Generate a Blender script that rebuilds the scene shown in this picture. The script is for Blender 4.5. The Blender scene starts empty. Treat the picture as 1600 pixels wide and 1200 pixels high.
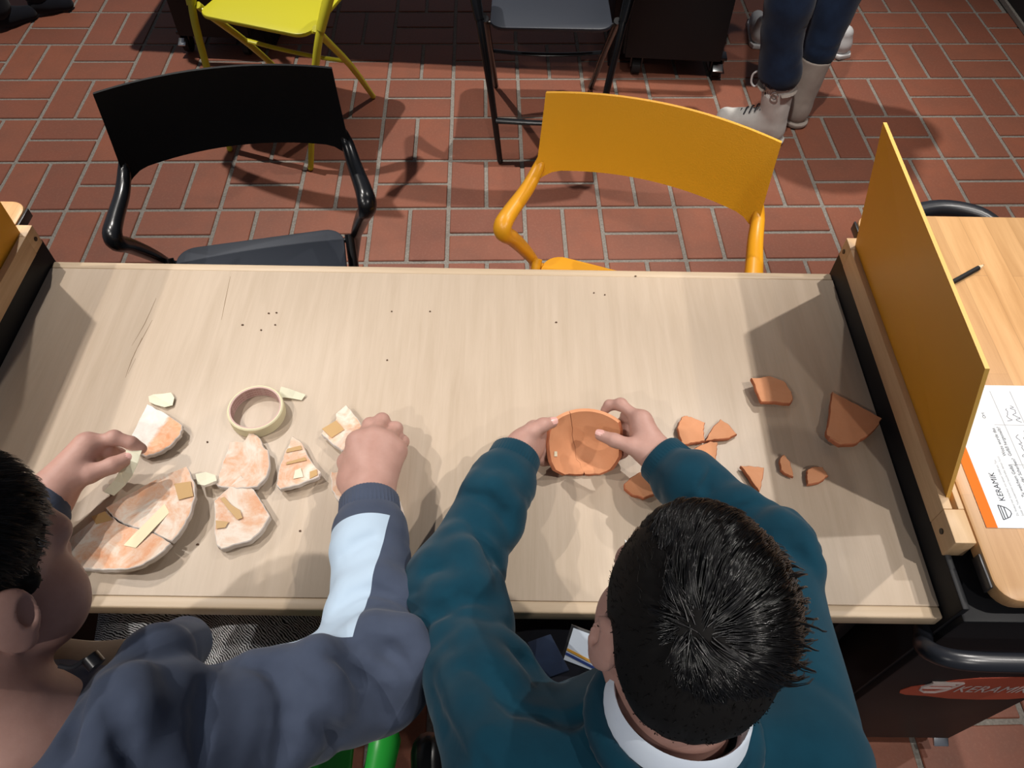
import bpy, bmesh, math, random
import numpy as np
from mathutils import Vector, Matrix
random.seed(7)
RNG = np.random.default_rng(7)
S = bpy.context.scene
C = S.collection

# ------------------------------------------------------------------ camera, world, lights, exposure
CAM_Z, CF, CP, CYW, CR = 1.72244, 1218.0, 0.931354, 0.008271, -0.021453
_cp, _sp, _cy, _sy = math.cos(CP), math.sin(CP), math.cos(CYW), math.sin(CYW)
FWD = Vector((_sy*_cp, _cy*_cp, -_sp))
_r = Vector((_cy, -_sy, 0)); _d = FWD.cross(_r)
RGT = math.cos(CR)*_r + math.sin(CR)*_d
DWN = -math.sin(CR)*_r + math.cos(CR)*_d
cam = bpy.data.objects.new('camera', bpy.data.cameras.new('camera'))
C.objects.link(cam); S.camera = cam
m3 = Matrix((RGT, -DWN, -FWD)).transposed()
cam.matrix_world = Matrix.Translation((0, 0, CAM_Z)) @ m3.to_4x4()
cam.data.sensor_width = 36.0; cam.data.lens = CF/1600*36
cam.data.clip_start = 0.02; cam.data.clip_end = 60

W = bpy.data.worlds.new('world'); S.world = W; W.use_nodes = True
W.node_tree.nodes['Background'].inputs[0].default_value = (0.80, 0.84, 1.0, 1)
W.node_tree.nodes['Background'].inputs[1].default_value = 0.125

def spot(loc, aim, watts, deg, blend=0.6, rad=0.03, col=(1, 0.945, 0.88)):
    l = bpy.data.lights.new('ceiling_or_fill_spot', 'SPOT'); l.energy = watts; l.spot_size = math.radians(deg)
    l.spot_blend = blend; l.shadow_soft_size = rad; l.color = col
    o = bpy.data.objects.new('ceiling_or_fill_spot', l); C.objects.link(o); o.location = loc
    o.rotation_euler = (Vector(aim)-Vector(loc)).to_track_quat('-Z', 'Y').to_euler()
spot((1.32, 0.02, 3.0), (0.44, 0.60, 0.70), 98, 42, .7, .022)     # near right track light
spot((1.42, 1.80, 3.0), (0.48, 0.74, 0.70), 150, 37, .7, .022)    # far right
spot((-1.60, 0.02, 3.0), (-0.64, 0.58, 0.70), 98, 42, .7, .022)   # near left
spot((-1.66, 1.78, 3.0), (-0.66, 0.74, 0.70), 150, 37, .7, .022)  # far left
spot((0.70, 2.80, 3.0), (0.80, 2.25, 0.0), 255, 70, .85, .025)    # back row, right
spot((-1.30, 2.80, 3.0), (-1.15, 2.25, 0.0), 285, 76, .85, .025)  # back row, left
spot((0.95, -1.30, 3.0), (0.62, 0.25, 0.45), 46, 46, .8, .03)      # row behind the camera, right
spot((-1.05, -1.30, 3.0), (-0.40, 0.16, 0.80), 72, 40, .8, .03)   # row behind the camera, left
spot((0.30, 1.15, 3.0), (0.95, 2.45, 0.10), 170, 26, .8, .03)       # added fill to brighten boots and jeans of the standing adult
spot((0.35, -0.95, 3.0), (0.30, 1.38, 0.74), 130, 15, .6, .03)     # narrow fill, added to lift the front of the ochre chair
spot((1.75, 1.70, 3.0), (1.65, 2.65, 0.0), 90, 62, .9, .03)        # added fill for the too dark back floor, right
spot((1.95, 0.90, 3.0), (0.86, 0.72, 0.785), 70, 34)             # over the right cart
spot((-2.20, 0.90, 3.0), (-1.1, 0.80, 0.785), 110, 34)            # over the left cart
S.view_settings.view_transform = 'Standard'; S.view_settings.look = 'None'
S.view_settings.exposure = 0.10; S.view_settings.gamma = 1.0
S.view_settings.use_curve_mapping = False

# ------------------------------------------------------------------ helpers
def at(px, py, z):
    """the point at height z that the photograph shows at pixel (px, py)"""
    v = FWD + RGT*((px-800)/CF) + DWN*((py-600)/CF)
    t = (z-CAM_Z)/v.z
    return Vector((v.x*t, v.y*t, z))

def srgb(r, g, b):
    f = lambda c: (c/255/12.92) if c/255 <= .04045 else ((c/255+.055)/1.055)**2.4
    return (f(r), f(g), f(b), 1)

def mat(name, col, rough=0.5, spec=0.5, metal=0.0, **kw):
    m = bpy.data.materials.new(name); m.use_nodes = True
    b = m.node_tree.nodes['Principled BSDF']
    b.inputs['Base Color'].default_value = col; b.inputs['Roughness'].default_value = rough
    b.inputs['Specular IOR Level'].default_value = spec; b.inputs['Metallic'].default_value = metal
    for k, v in kw.items(): b.inputs[k.replace('_', ' ')].default_value = v
    return m

class NT:
    """small wrapper to write node trees tersely"""
    def __init__(s, m): s.t = m.node_tree; s.n = s.t.nodes; s.b = s.n['Principled BSDF']
    def add(s, typ, **kw):
        n = s.n.new('ShaderNode'+typ)
        for k, v in kw.items():
            if hasattr(n, k) and not k[0].isupper(): setattr(n, k, v)
            else: n.inputs[k.replace('_', ' ')].default_value = v
        return n
    def link(s, a, b): s.t.links.new(a, b)
    def coords(s, scale=(1, 1, 1), kind='Object', rot=(0, 0, 0)):
        tc = s.add('TexCoord'); mp = s.add('Mapping'); mp.inputs['Scale'].default_value = scale
        mp.inputs['Rotation'].default_value = rot
        s.link(tc.outputs[kind], mp.inputs[0]); return mp.outputs[0]
    def noise(s, vec, scale, detail=4, rough=.6, dist=0):
        n = s.add('TexNoise'); n.inputs['Scale'].default_value = scale; n.inputs['Detail'].default_value = detail
        n.inputs['Roughness'].default_value = rough; n.inputs['Distortion'].default_value = dist
        s.link(vec, n.inputs['Vector']); return n.outputs['Fac']
    def ramp(s, fac, stops):
        r = s.add('ValToRGB'); e = r.color_ramp.elements
        while len(e) < len(stops): e.new(.5)
        for q, (p, c) in zip(e, stops): q.position = p; q.color = c
        s.link(fac, r.inputs[0]); return r.outputs[0]
    def mix(s, fac, a, b, mode='MIX'):
        n = s.add('Mix', data_type='RGBA', blend_type=mode)
        for sock, v in ((n.inputs[0], fac), (n.inputs[6], a), (n.inputs[7], b)):
            if hasattr(v, 'is_linked'): s.link(v, sock)
            else: sock.default_value = v
        return n.outputs[2]
    def math(s, op, a, b=0.0):
        n = s.add('Math', operation=op)
        for sock, v in ((n.inputs[0], a), (n.inputs[1], b)):
            if hasattr(v, 'is_linked'): s.link(v, sock)
            else: sock.default_value = v
        return n.outputs[0]
    def bump(s, h, strength=.3, dist=.001):
        n = s.add('Bump'); n.inputs['Strength'].default_value = strength; n.inputs['Distance'].default_value = dist
        s.link(h, n.inputs['Height']); s.link(n.outputs[0], s.b.inputs['Normal'])
    def color(s, c): s.link(c, s.b.inputs['Base Color'])

def wloc(o):
    v = Vector((0, 0, 0))
    while o is not None: v = v + o.location; o = o.parent
    return v

class MB:
    """collects vertices and faces (world coordinates), then links ONE mesh object"""
    def __init__(s): s.v = []; s.f = []; s.m = []
    def add(s, vs, fs, mi=0):
        n = len(s.v); s.v += [tuple(p) for p in vs]
        s.f += [tuple(i+n for i in q) for q in fs]; s.m += [mi]*len(fs)
    def box(s, c, size, rot=0, mi=0, bev=0.0, seg=2, mtx=None):
        bm = bmesh.new(); bmesh.ops.create_cube(bm, size=1)
        bmesh.ops.scale(bm, vec=size, verts=bm.verts)
        if bev: bmesh.ops.bevel(bm, geom=bm.edges[:], offset=bev, segments=seg, affect='EDGES', profile=.5)
        M = mtx if mtx is not None else Matrix.Translation(c) @ Matrix.Rotation(rot, 4, 'Z')
        bm.transform(M); bm.verts.index_update()
        s.add([v.co[:] for v in bm.verts], [[v.index for v in f.verts] for f in bm.faces], mi); bm.free()
    def prism(s, poly, z0, z1, mi=0, bev=0.0, mtx=None):
        bm = bmesh.new()
        vs = [bm.verts.new((p[0], p[1], z0)) for p in poly]
        f = bm.faces.new(vs); bm.normal_update()
        if f.normal.z > 0: f.normal_flip()
        r = bmesh.ops.extrude_face_region(bm, geom=[f])
        nv = [g for g in r['geom'] if isinstance(g, bmesh.types.BMVert)]
        bmesh.ops.translate(bm, vec=(0, 0, z1-z0), verts=nv)
        if bev:
            ed = [e for e in bm.edges if abs(e.verts[0].co.z-e.verts[1].co.z) < 1e-6]
            bmesh.ops.bevel(bm, geom=ed, offset=bev, segments=2, affect='EDGES', profile=.5)
        bmesh.ops.recalc_face_normals(bm, faces=bm.faces[:])
        if mtx is not None: bm.transform(mtx)
        bm.verts.index_update()
        s.add([v.co[:] for v in bm.verts], [[v.index for v in f.verts] for f in bm.faces], mi); bm.free()
    def tube(s, pts, rad, seg=12, mi=0, flat=1.0, up=(0, 0, 1), cap=True, sub=1, ribs=0.0):
        pts = [Vector(p) for p in pts]
        rad = list(rad) if hasattr(rad, '__len__') else [rad]*len(pts)
        if sub > 1 and len(pts) > 2:
            P, R = [], []
            n = len(pts)
            for i in range(n-1):
                p0, p1, p2, p3 = pts[max(i-1, 0)], pts[i], pts[i+1], pts[min(i+2, n-1)]
                for k in range(sub):
                    t = k/sub
                    P.append(.5*((2*p1)+(p2-p0)*t+(2*p0-5*p1+4*p2-p3)*t*t+(3*p1-p0-3*p2+p3)*t**3))
                    R.append(rad[i]*(1-t)+rad[i+1]*t)
            P.append(pts[-1]); R.append(rad[-1]); pts, rad = P, R
        n = len(pts); vs = []; up = Vector(up); prev = None
        for i in range(n):
            t = (pts[min(i+1, n-1)]-pts[max(i-1, 0)]).normalized()
            a = t.cross(up if prev is None else prev)
            if prev is None:
                if a.length < 1e-3: a = t.cross(Vector((1, 0, 0)))
                a.normalize(); b = a.cross(t).normalized()
            else:
                b = (prev - t*prev.dot(t)).normalized(); a = t.cross(b).normalized()
            prev = b
            for k in range(seg):
                q = 2*math.pi*k/seg; rr = rad[i]*(1+(ribs if k % 2 else -ribs))
                vs.append(pts[i]+a*math.cos(q)*rr+b*math.sin(q)*rr*flat)
        fs = [(i*seg+k, i*seg+(k+1) % seg, (i+1)*seg+(k+1) % seg, (i+1)*seg+k) for i in range(n-1) for k in range(seg)]
        if cap: fs += [tuple(range(seg))[::-1], tuple(range((n-1)*seg, n*seg))]
        s.add(vs, fs, mi)
    def ball(s, c, r, mi=0, n=8, m=12):
        r = Vector(r) if hasattr(r, '__len__') else Vector((r, r, r)); c = Vector(c)
        vs = [c+Vector((0, 0, r.z))]; fs = []
        for i in range(1, n):
            th = math.pi*i/n
            for k in range(m):
                ph = 2*math.pi*k/m
                vs.append(c+Vector((r.x*math.sin(th)*math.cos(ph), r.y*math.sin(th)*math.sin(ph), r.z*math.cos(th))))
        vs.append(c-Vector((0, 0, r.z)))
        for k in range(m): fs.append((0, 1+k, 1+(k+1) % m))
        for i in range(n-2):
            for k in range(m): fs.append((1+i*m+k, 1+(i+1)*m+k, 1+(i+1)*m+(k+1) % m, 1+i*m+(k+1) % m))
        L = len(vs)-1
        for k in range(m): fs.append((L, 1+(n-2)*m+(k+1) % m, 1+(n-2)*m+k))
        s.add(vs, fs, mi)
    def build(s, name, mats, parent=None, smooth=True, origin=None):
        off = wloc(parent) if parent is not None else Vector((0, 0, 0))
        if parent is None:
            P = np.array(s.v); off = Vector(origin) if origin is not None else Vector(((P[:, 0].min()+P[:, 0].max())/2, (P[:, 1].min()+P[:, 1].max())/2, P[:, 2].min()))
        me = bpy.data.meshes.new(name)
        me.from_pydata([(p[0]-off.x, p[1]-off.y, p[2]-off.z) for p in s.v], [], s.f)
        for m in (mats if isinstance(mats, (list, tuple)) else [mats]): me.materials.append(m)
        me.polygons.foreach_set('material_index', s.m)
        return link_mesh(name, me, parent, smooth, off if parent is None else None)

def link_mesh(name, me, parent, smooth=True, loc=None):
    if smooth:
        me.polygons.foreach_set('use_smooth', [True]*len(me.polygons))
        try: me.set_sharp_from_angle(angle=math.radians(38))
        except Exception: pass
    me.update()
    o = bpy.data.objects.new(name, me); C.objects.link(o)
    if parent is not None: o.parent = parent
    if loc is not None: o.location = loc
    return o

def thing(name, label, cat, loc, group=None, rz=0.0):
    o = bpy.data.objects.new(name, None); C.objects.link(o); o.location = loc; o.rotation_euler.z = rz
    o.empty_display_size = .1
    return tag(o, label, cat, group)
def tag(o, label=None, cat=None, group=None, kind=None):
    for k, v in (('label', label), ('category', cat), ('group', group), ('kind', kind)):
        if v: o[k] = v
    return o
def copy_tree(o, parent=None):
    c = o.copy(); C.objects.link(c)
    if parent is not None: c.parent = parent
    for ch in list(o.children): copy_tree(ch, c)
    return c

def text(name, body, size, m, parent, M, extrude=.0003, shear=0.0, sx=1.0, align='LEFT'):
    cu = bpy.data.curves.new(name, 'FONT'); cu.body = body; cu.size = size; cu.extrude = extrude; cu.shear = shear
    cu.align_x = align; cu.materials.append(m); cu.resolution_u = 3
    tmp = bpy.data.objects.new(name+'_tmp', cu); C.objects.link(tmp)
    me = bpy.data.meshes.new_from_object(tmp.evaluated_get(bpy.context.evaluated_depsgraph_get()))
    bpy.data.objects.remove(tmp); bpy.data.curves.remove(cu)
    o = bpy.data.objects.new(name, me); C.objects.link(o); o.parent = parent
    o.matrix_local = Matrix.Translation(-wloc(parent)) @ M @ Matrix.Diagonal((sx, 1, 1, 1))
    return o

# ------------------------------------------------------------------ signed distance shapes -> one continuous mesh
def A3(v): return np.array(v, dtype=float)
def p_cone(a, b, ra, rb, k=.01, op='u'):
    a, b = A3(a), A3(b); ab = b-a; L2 = max(ab@ab, 1e-12)
    def f(P):
        q = P-a; t = np.clip(q@ab/L2, 0, 1); return np.sqrt(((q-t[:, None]*ab)**2).sum(1))-(ra+(rb-ra)*t)
    return (op, k, f, (a+b)/2, math.sqrt(L2)/2+max(ra, rb))
def p_ell(c, r, R=None, k=.01, op='u'):
    c, r = A3(c), A3(r); R = np.eye(3) if R is None else A3(R)      # columns of R: the axes
    def f(P):
        q = (P-c)@R; k0 = np.sqrt(((q/r)**2).sum(1)); k1 = np.sqrt(((q/(r*r))**2).sum(1))
        return k0*(k0-1)/np.maximum(k1, 1e-9)
    return (op, k, f, c, max(r))
def p_plane(n, c, k=.0, op='i'):                                     # keeps the side the normal points away from
    n = A3(n); n = n/np.linalg.norm(n); c = A3(c)
    return (op, k, lambda P: (P-c)@n, None, None)
def p_disp(fn): return ('d', 0, fn, None, None)

def sdf_eval(P, prims):
    d = np.full(len(P), 1e2)
    for op, k, f, c, R in prims:
        e = f(P)
        if op == 'u':
            if k > 0: h = np.maximum(k-np.abs(d-e), 0)/k; d = np.minimum(d, e)-h*h*k*.25
            else: d = np.minimum(d, e)
        elif op == 's':
            if k > 0: h = np.maximum(k-np.abs(d+e), 0)/k; d = np.maximum(d, -e)+h*h*k*.25
            else: d = np.maximum(d, -e)
        elif op == 'i':
            if k > 0: h = np.maximum(k-np.abs(d-e), 0)/k; d = np.maximum(d, e)+h*h*k*.25
            else: d = np.maximum(d, e)
        else: d = d+e
    return d

def sdf_mesh(prims, vox):
    N = 12; B = N*vox
    lo = np.min([c-R for _, _, _, c, R in prims if c is not None], 0)-B
    hi = np.max([c+R for _, _, _, c, R in prims if c is not None], 0)+B
    nb = np.ceil((hi-lo)/B).astype(int)
    G = np.stack(np.meshgrid(*[np.arange(n) for n in nb], indexing='ij'), -1).reshape(-1, 3)
    ctr = lo+(G+.5)*B
    act = G[np.abs(sdf_eval(ctr, prims)) < B*2.3]
    r = np.arange(N+1); L = np.stack(np.meshgrid(r, r, r, indexing='ij'), -1).reshape(-1, 3)
    off = np.array([[x, y, z] for x in (0, 1) for y in (0, 1) for z in (0, 1)])
    edges = [(a, b) for a in range(8) for b in range(a+1, 8) if abs(off[a]-off[b]).sum() == 1]
    K = int(max(nb)*N+3); mul = np.array([K*K, K, 1])
    V, keys, quads = [], [], []
    br = B*.87+.06
    for g in act:
        base = g*N; P = lo+(base+L)*vox; c = lo+(g+.5)*B
        pl = [p for p in prims if p[3] is None or np.linalg.norm(p[3]-c) < p[4]+br+p[1]]
        if not any(p[0] == 'u' for p in pl): continue
        D = sdf_eval(P, pl).reshape(N+1, N+1, N+1)
        Sg = D < 0
        cs = np.stack([Sg[o[0]:o[0]+N, o[1]:o[1]+N, o[2]:o[2]+N] for o in off], -1)
        s = cs.sum(-1); ii = np.argwhere((s > 0) & (s < 8))
        if not len(ii): continue
        dv = np.stack([D[ii[:, 0]+o[0], ii[:, 1]+o[1], ii[:, 2]+o[2]] for o in off], -1)
        acc = np.zeros((len(ii), 3)); cnt = np.zeros(len(ii))
        for a, b in edges:
            x = (dv[:, a] < 0) != (dv[:, b] < 0)
            t = np.where(x, dv[:, a]/np.where(x, dv[:, a]-dv[:, b], 1), 0)
            acc += x[:, None]*(off[a]+t[:, None]*(off[b]-off[a])); cnt += x
        V.append(lo+(base+ii+acc/cnt[:, None])*vox)
        gc = base+ii; keys.append(gc@mul)
        for ax in range(3):
            e = np.zeros(3, int); e[ax] = 1; j = list(off[:, 0]*4+off[:, 1]*2+off[:, 2]).index(e@np.array([4, 2, 1]))
            s0 = dv[:, 0] < 0; s1 = dv[:, j] < 0; x = s0 != s1
            if not x.any(): continue
            bb = np.zeros(3, int); bb[(ax+1) % 3] = 1; cc = np.zeros(3, int); cc[(ax+2) % 3] = 1
            k0 = gc[x]@mul; q = np.stack([k0, k0-bb@mul, k0-(bb+cc)@mul, k0-cc@mul], 1)
            fl = ~s0[x]; q[fl] = q[fl][:, ::-1]; quads.append(q)
    V = np.concatenate(V); keys = np.concatenate(keys); quads = np.concatenate(quads)
    o = np.argsort(keys); ks = keys[o]; p = np.clip(np.searchsorted(ks, quads), 0, len(ks)-1)
    ok = (ks[p] == quads).all(1)
    return V, o[p[ok]]

def sdf_obj(name, prims, vox, mats, parent, midx=None):
    V, Q = sdf_mesh(prims, vox); off = np.array(wloc(parent))
    me = bpy.data.meshes.new(name); n = len(Q)
    me.vertices.add(len(V)); me.vertices.foreach_set('co', (V-off).ravel())
    me.loops.add(n*4); me.loops.foreach_set('vertex_index', Q.ravel().astype(np.int32))
    me.polygons.add(n); me.polygons.foreach_set('loop_start', np.arange(0, n*4, 4, dtype=np.int32))
    me.polygons.foreach_set('loop_total', np.full(n, 4, dtype=np.int32))
    for m in (mats if isinstance(mats, (list, tuple)) else [mats]): me.materials.append(m)
    if midx is not None: me.polygons.foreach_set('material_index', midx(V[Q].mean(1)).astype(np.int32))
    me.update(calc_edges=True)
    me.polygons.foreach_set('use_smooth', [True]*n)
    o = bpy.data.objects.new(name, me); C.objects.link(o); o.parent = parent
    return o, V

def wob(P, f, s=0.0):
    x, y, z = P[:, 0]*f, P[:, 1]*f, P[:, 2]*f
    return (np.sin(x*1.7+y*.9+s)+np.sin(y*1.9-z*1.1+s*2.3)+np.sin(z*1.6+x*.7-s*1.7)+.6*np.sin(2.3*x-1.9*z+2.1*y+s))/3.6

def folds(c, ax, sig, wl, amp, seed=0.0, bend=.35):
    """a handful of irregular creases across the direction ax around c: soft ridges, sharper valleys"""
    c = A3(c); ax = A3(ax)/np.linalg.norm(ax); g = np.random.default_rng(int(seed*13)+5)
    n = max(2, int(2.0*sig/wl)); off = (np.arange(n)+.5)/n*2.6*sig-1.3*sig+g.normal(0, wl*.22, n)
    tl = g.normal(0, .38, (n, 3)); ctr = g.normal(0, 1, (n, 3)); ctr /= np.linalg.norm(ctr, axis=1)[:, None]; dep = g.uniform(.5, 1.25, n); wd = g.uniform(.006, .011, n)
    def f(P):
        q = P-c; w = np.exp(-(q**2).sum(1)/(2*sig*sig*1.7)); s = q@ax; d = np.zeros(len(P)); wb = .007*wob(P, 30, seed)
        qn = q-s[:, None]*ax; qn = qn/(np.linalg.norm(qn, axis=1)[:, None]+1e-6)
        for i in range(n):
            u = s-off[i]-q@tl[i]*.75-wb; side = np.clip(.55+.75*(qn@ctr[i]), 0, 1)
            d += side*dep[i]*(np.exp(-(u/wd[i])**2)-.75*np.exp(-((u-1.9*wd[i])/(1.5*wd[i]))**2)-.5*np.exp(-((u+2.3*wd[i])/(1.8*wd[i]))**2))
        return amp*w*d
    return p_disp(f)

def surf(prims, px, py):
    """the point of the surface that the ray through a pixel of the photograph meets first"""
    o = A3((0, 0, CAM_Z)); v = A3((FWD+RGT*((px-800)/CF)+DWN*((py-600)/CF)).normalized()); t = .35
    for _ in range(90):
        d = sdf_eval((o+v*t)[None], prims)[0]
        if d < .0004 or t > 2: break
        t += d*.8
    p = o+v*t; e = .004; n = np.array([sdf_eval((p+e*a)[None], prims)[0]-sdf_eval((p-e*a)[None], prims)[0] for a in np.eye(3)])
    return p, n/(np.linalg.norm(n)+1e-9), t < 2
def crease(prims, px, depth=.006, w=.008, ridge=0.0, rw=.016, rs=1):
    """presses a groove along a pixel polyline into cloth and lifts a soft ridge beside it"""
    depth, ridge = depth*(.62 if depth > .003 else 1), ridge*.45
    H = [surf(prims, x, y) for x, y in px]; out = []; n = len(H)
    for i in range(n-1):
        if not (H[i][2] and H[i+1][2]) or np.linalg.norm(H[i+1][0]-H[i][0]) > .12: continue
        f = lambda k: (.35 if k in (0, n-1) else 1.0)
        a, b = H[i], H[i+1]; wa, wb = w*f(i), w*f(i+1)
        if depth: out.append(p_cone(a[0]+a[1]*(wa-depth*f(i)), b[0]+b[1]*(wb-depth*f(i+1)), wa, wb, .012, 's'))
        if ridge:
            t = b[0]-a[0]; sa = np.cross(a[1], t); sa /= np.linalg.norm(sa)+1e-9; off = sa*rs*(w+rw*.75)*(1 if depth else 0)
            out.append(p_cone(a[0]+off-a[1]*(rw-ridge*f(i)), b[0]+off-b[1]*(rw-ridge*f(i+1)), rw, rw, .022))
    return out

# ------------------------------------------------------------------ materials
def wood(name, dark, light, axis='Y', scale=1.0, stave=0.0, rough=.42, bumpy=.15, fleck=0.25):
    m = mat(name, light, rough, .4); t = NT(m)
    st = {'Y': (26, 1.6, 26), 'X': (1.6, 26, 26), 'Z': (26, 26, 1.6)}[axis]
    v = t.coords(tuple(a*scale for a in st))
    big = t.coords({'Y': (5, .8, 5), 'X': (.8, 5, 5), 'Z': (5, 5, .8)}[axis])
    n1 = t.noise(v, 2.2, 6, .65, .4); n2 = t.noise(big, 2.0, 3, .5, .5)
    fine = t.coords({'Y': (240, 12, 240), 'X': (12, 240, 240), 'Z': (240, 240, 12)}[axis]); n3 = t.noise(fine, 1.3, 3, .7)
    c = t.ramp(n1, [(.25, dark), (.66, light)])
    mid = tuple(.5*(a+b) for a, b in zip(dark, light))
    c = t.mix(t.ramp(n2, [(.35, (0, 0, 0, 1)), (.75, (.4, .4, .4, 1))]), c, mid)
    c = t.mix(t.math('MULTIPLY', t.ramp(n3, [(.52, (0, 0, 0, 1)), (.75, (1, 1, 1, 1))]), fleck), c, dark)
    if stave:
        tc = t.add('TexCoord'); br = t.add('TexBrick'); mp = t.add('Mapping')
        mp.inputs['Rotation'].default_value = (0, 0, math.pi/2 if axis == 'Y' else 0)
        t.link(tc.outputs['Object'], mp.inputs[0]); t.link(mp.outputs[0], br.inputs['Vector'])
        br.inputs['Color1'].default_value = (.72, .72, .72, 1); br.inputs['Color2'].default_value = (1.1, 1.1, 1.1, 1)
        br.inputs['Mortar'].default_value = (.62, .6, .58, 1); br.inputs['Scale'].default_value = 1
        br.inputs['Mortar Size'].default_value = .0006; br.inputs['Brick Width'].default_value = .42
        br.inputs['Row Height'].default_value = stave; br.inputs['Mortar Smooth'].default_value = .3
        c = t.mix(.55, c, br.outputs['Color'], 'MULTIPLY')
    t.color(c); t.bump(n3, bumpy, .0006)
    return m

M_birch = wood('birch_ply', (.435, .342, .252, 1), (.525, .425, .328, 1), 'Y', 1.0, 0, .40, .22, .22)
M_lip = wood('beech_lipping', (.44, .33, .215, 1), (.54, .42, .295, 1), 'X', 1.2, 0, .42)
M_block = wood('butcher_block', (.50, .27, .11, 1), (.68, .405, .19, 1), 'Y', .9, .043, .38)
M_rail = wood('beech_rail', (.55, .35, .18, 1), (.69, .48, .28, 1), 'Y', 1.2, 0, .45)
M_black = mat('black_laminate', (.010, .0105, .0125, 1), .48, .22)
M_blackm = mat('black_metal', (.008, .008, .010, 1), .3, .5)
M_rubber = mat('black_rubber', (.012, .012, .013, 1), .6, .3)
M_tubeg = mat('satin_black_tube', (.016, .018, .024, 1), .3, .6)
M_steel = mat('zinc_steel', (.62, .64, .64, 1), .28, .5, 1.0)
M_screw = mat('dark_screw', (.05, .035, .02, 1), .5)
M_sheet = mat('ochre_sheet', (.74, .355, .022, 1), .46, .35)
M_sheet_edge = mat('ochre_sheet_edge', (.80, .47, .10, 1), .5)
M_sticker = mat('orange_sticker', (.52, .095, .05, 1), .5, .3)
M_print = mat('pale_print', (.74, .62, .56, 1), .6, .2)
M_ink = mat('dark_ink', (.02, .022, .035, 1), .7, .1)
M_pen = mat('pencil_grey_ink', (.22, .23, .27, 1), .8, .1)
M_fine = mat('light_grey_ink', (.36, .37, .40, 1), .8, .1)
M_paper = mat('white_paper', (.74, .80, .86, 1), .75, .15)
M_orange = mat('orange_print', (.86, .17, .012, 1), .6, .15)
M_crack = mat('dark_grain', (.20, .13, .07, 1), .8)
M_plate = mat('dark_plate', (.025, .025, .028, 1), .35)

def plastic(name, col, rough=.38, tex=0.0):
    m = mat(name, col, rough, .45)
    if tex:
        t = NT(m); v = t.add('TexVoronoi'); v.inputs['Scale'].default_value = 330
        t.link(t.coords((1, 1, 1)), v.inputs['Vector']); t.bump(v.outputs['Distance'], tex, .0008)
    return m
M_cblack = plastic('chair_black', (.006, .0065, .008, 1), .26)
M_cblack_b = plastic('chair_black_grained', (.0035, .0037, .0045, 1), .55, .15); M_cblack_b.node_tree.nodes['Principled BSDF'].inputs['Specular IOR Level'].default_value = .2
M_cseat = plastic('chair_anthracite_seat', (.026, .031, .042, 1), .42)
M_corange = plastic('chair_ochre', (.70, .31, .012, 1), .36)
M_corange_b = plastic('chair_ochre_grained', (.72, .345, .016, 1), .45, .5)
M_cyellow = plastic('chair_lemon', (.58, .535, .028, 1), .36)
M_cgreen = plastic('chair_green', (.025, .42, .05, 1), .36)

m = mat('quarry_tile', (.19, .062, .040, 1), .5, .35); t = NT(m); M_tile = m
oi = t.add('ObjectInfo'); ge = t.add('NewGeometry')
rnd = t.math('FRACT', t.math('ADD', oi.outputs['Random'], ge.outputs['Random Per Island']))
pv = t.add('TexCoord'); va = t.add('VectorMath', operation='ADD'); cx = t.add('CombineXYZ')
t.link(t.math('MULTIPLY', rnd, 37.0), cx.inputs[0]); t.link(pv.outputs['Object'], va.inputs[0]); t.link(cx.outputs[0], va.inputs[1])
n1 = t.noise(va.outputs[0], 9, 5, .65); n2 = t.noise(va.outputs[0], 120, 4, .75)
c = t.ramp(rnd, [(0, (.192, .066, .041, 1)), (.35, (.225, .076, .045, 1)), (.7, (.252, .085, .048, 1)), (1, (.215, .078, .048, 1))])
c = t.mix(t.ramp(n1, [(.38, (0, 0, 0, 1)), (.72, (.55, .55, .55, 1))]), c, (.160, .068, .045, 1))
c = t.mix(t.math('MULTIPLY', t.ramp(n2, [(.5, (0, 0, 0, 1)), (.75, (1, 1, 1, 1))]), .38), c, (.31, .14, .092, 1))
t.color(c); t.bump(n2, .35, .0012)
M_grout = mat('grout', (.17, .145, .125, 1), .9, .1); t = NT(M_grout); n = t.noise(t.coords(), 160, 4, .7)
t.color(t.ramp(n, [(.3, (.16, .145, .125, 1)), (.7, (.29, .265, .235, 1))])); t.bump(n, .6, .002)
M_wall = mat('dark_plaster', (.028, .026, .025, 1), .8, .2)

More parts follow.
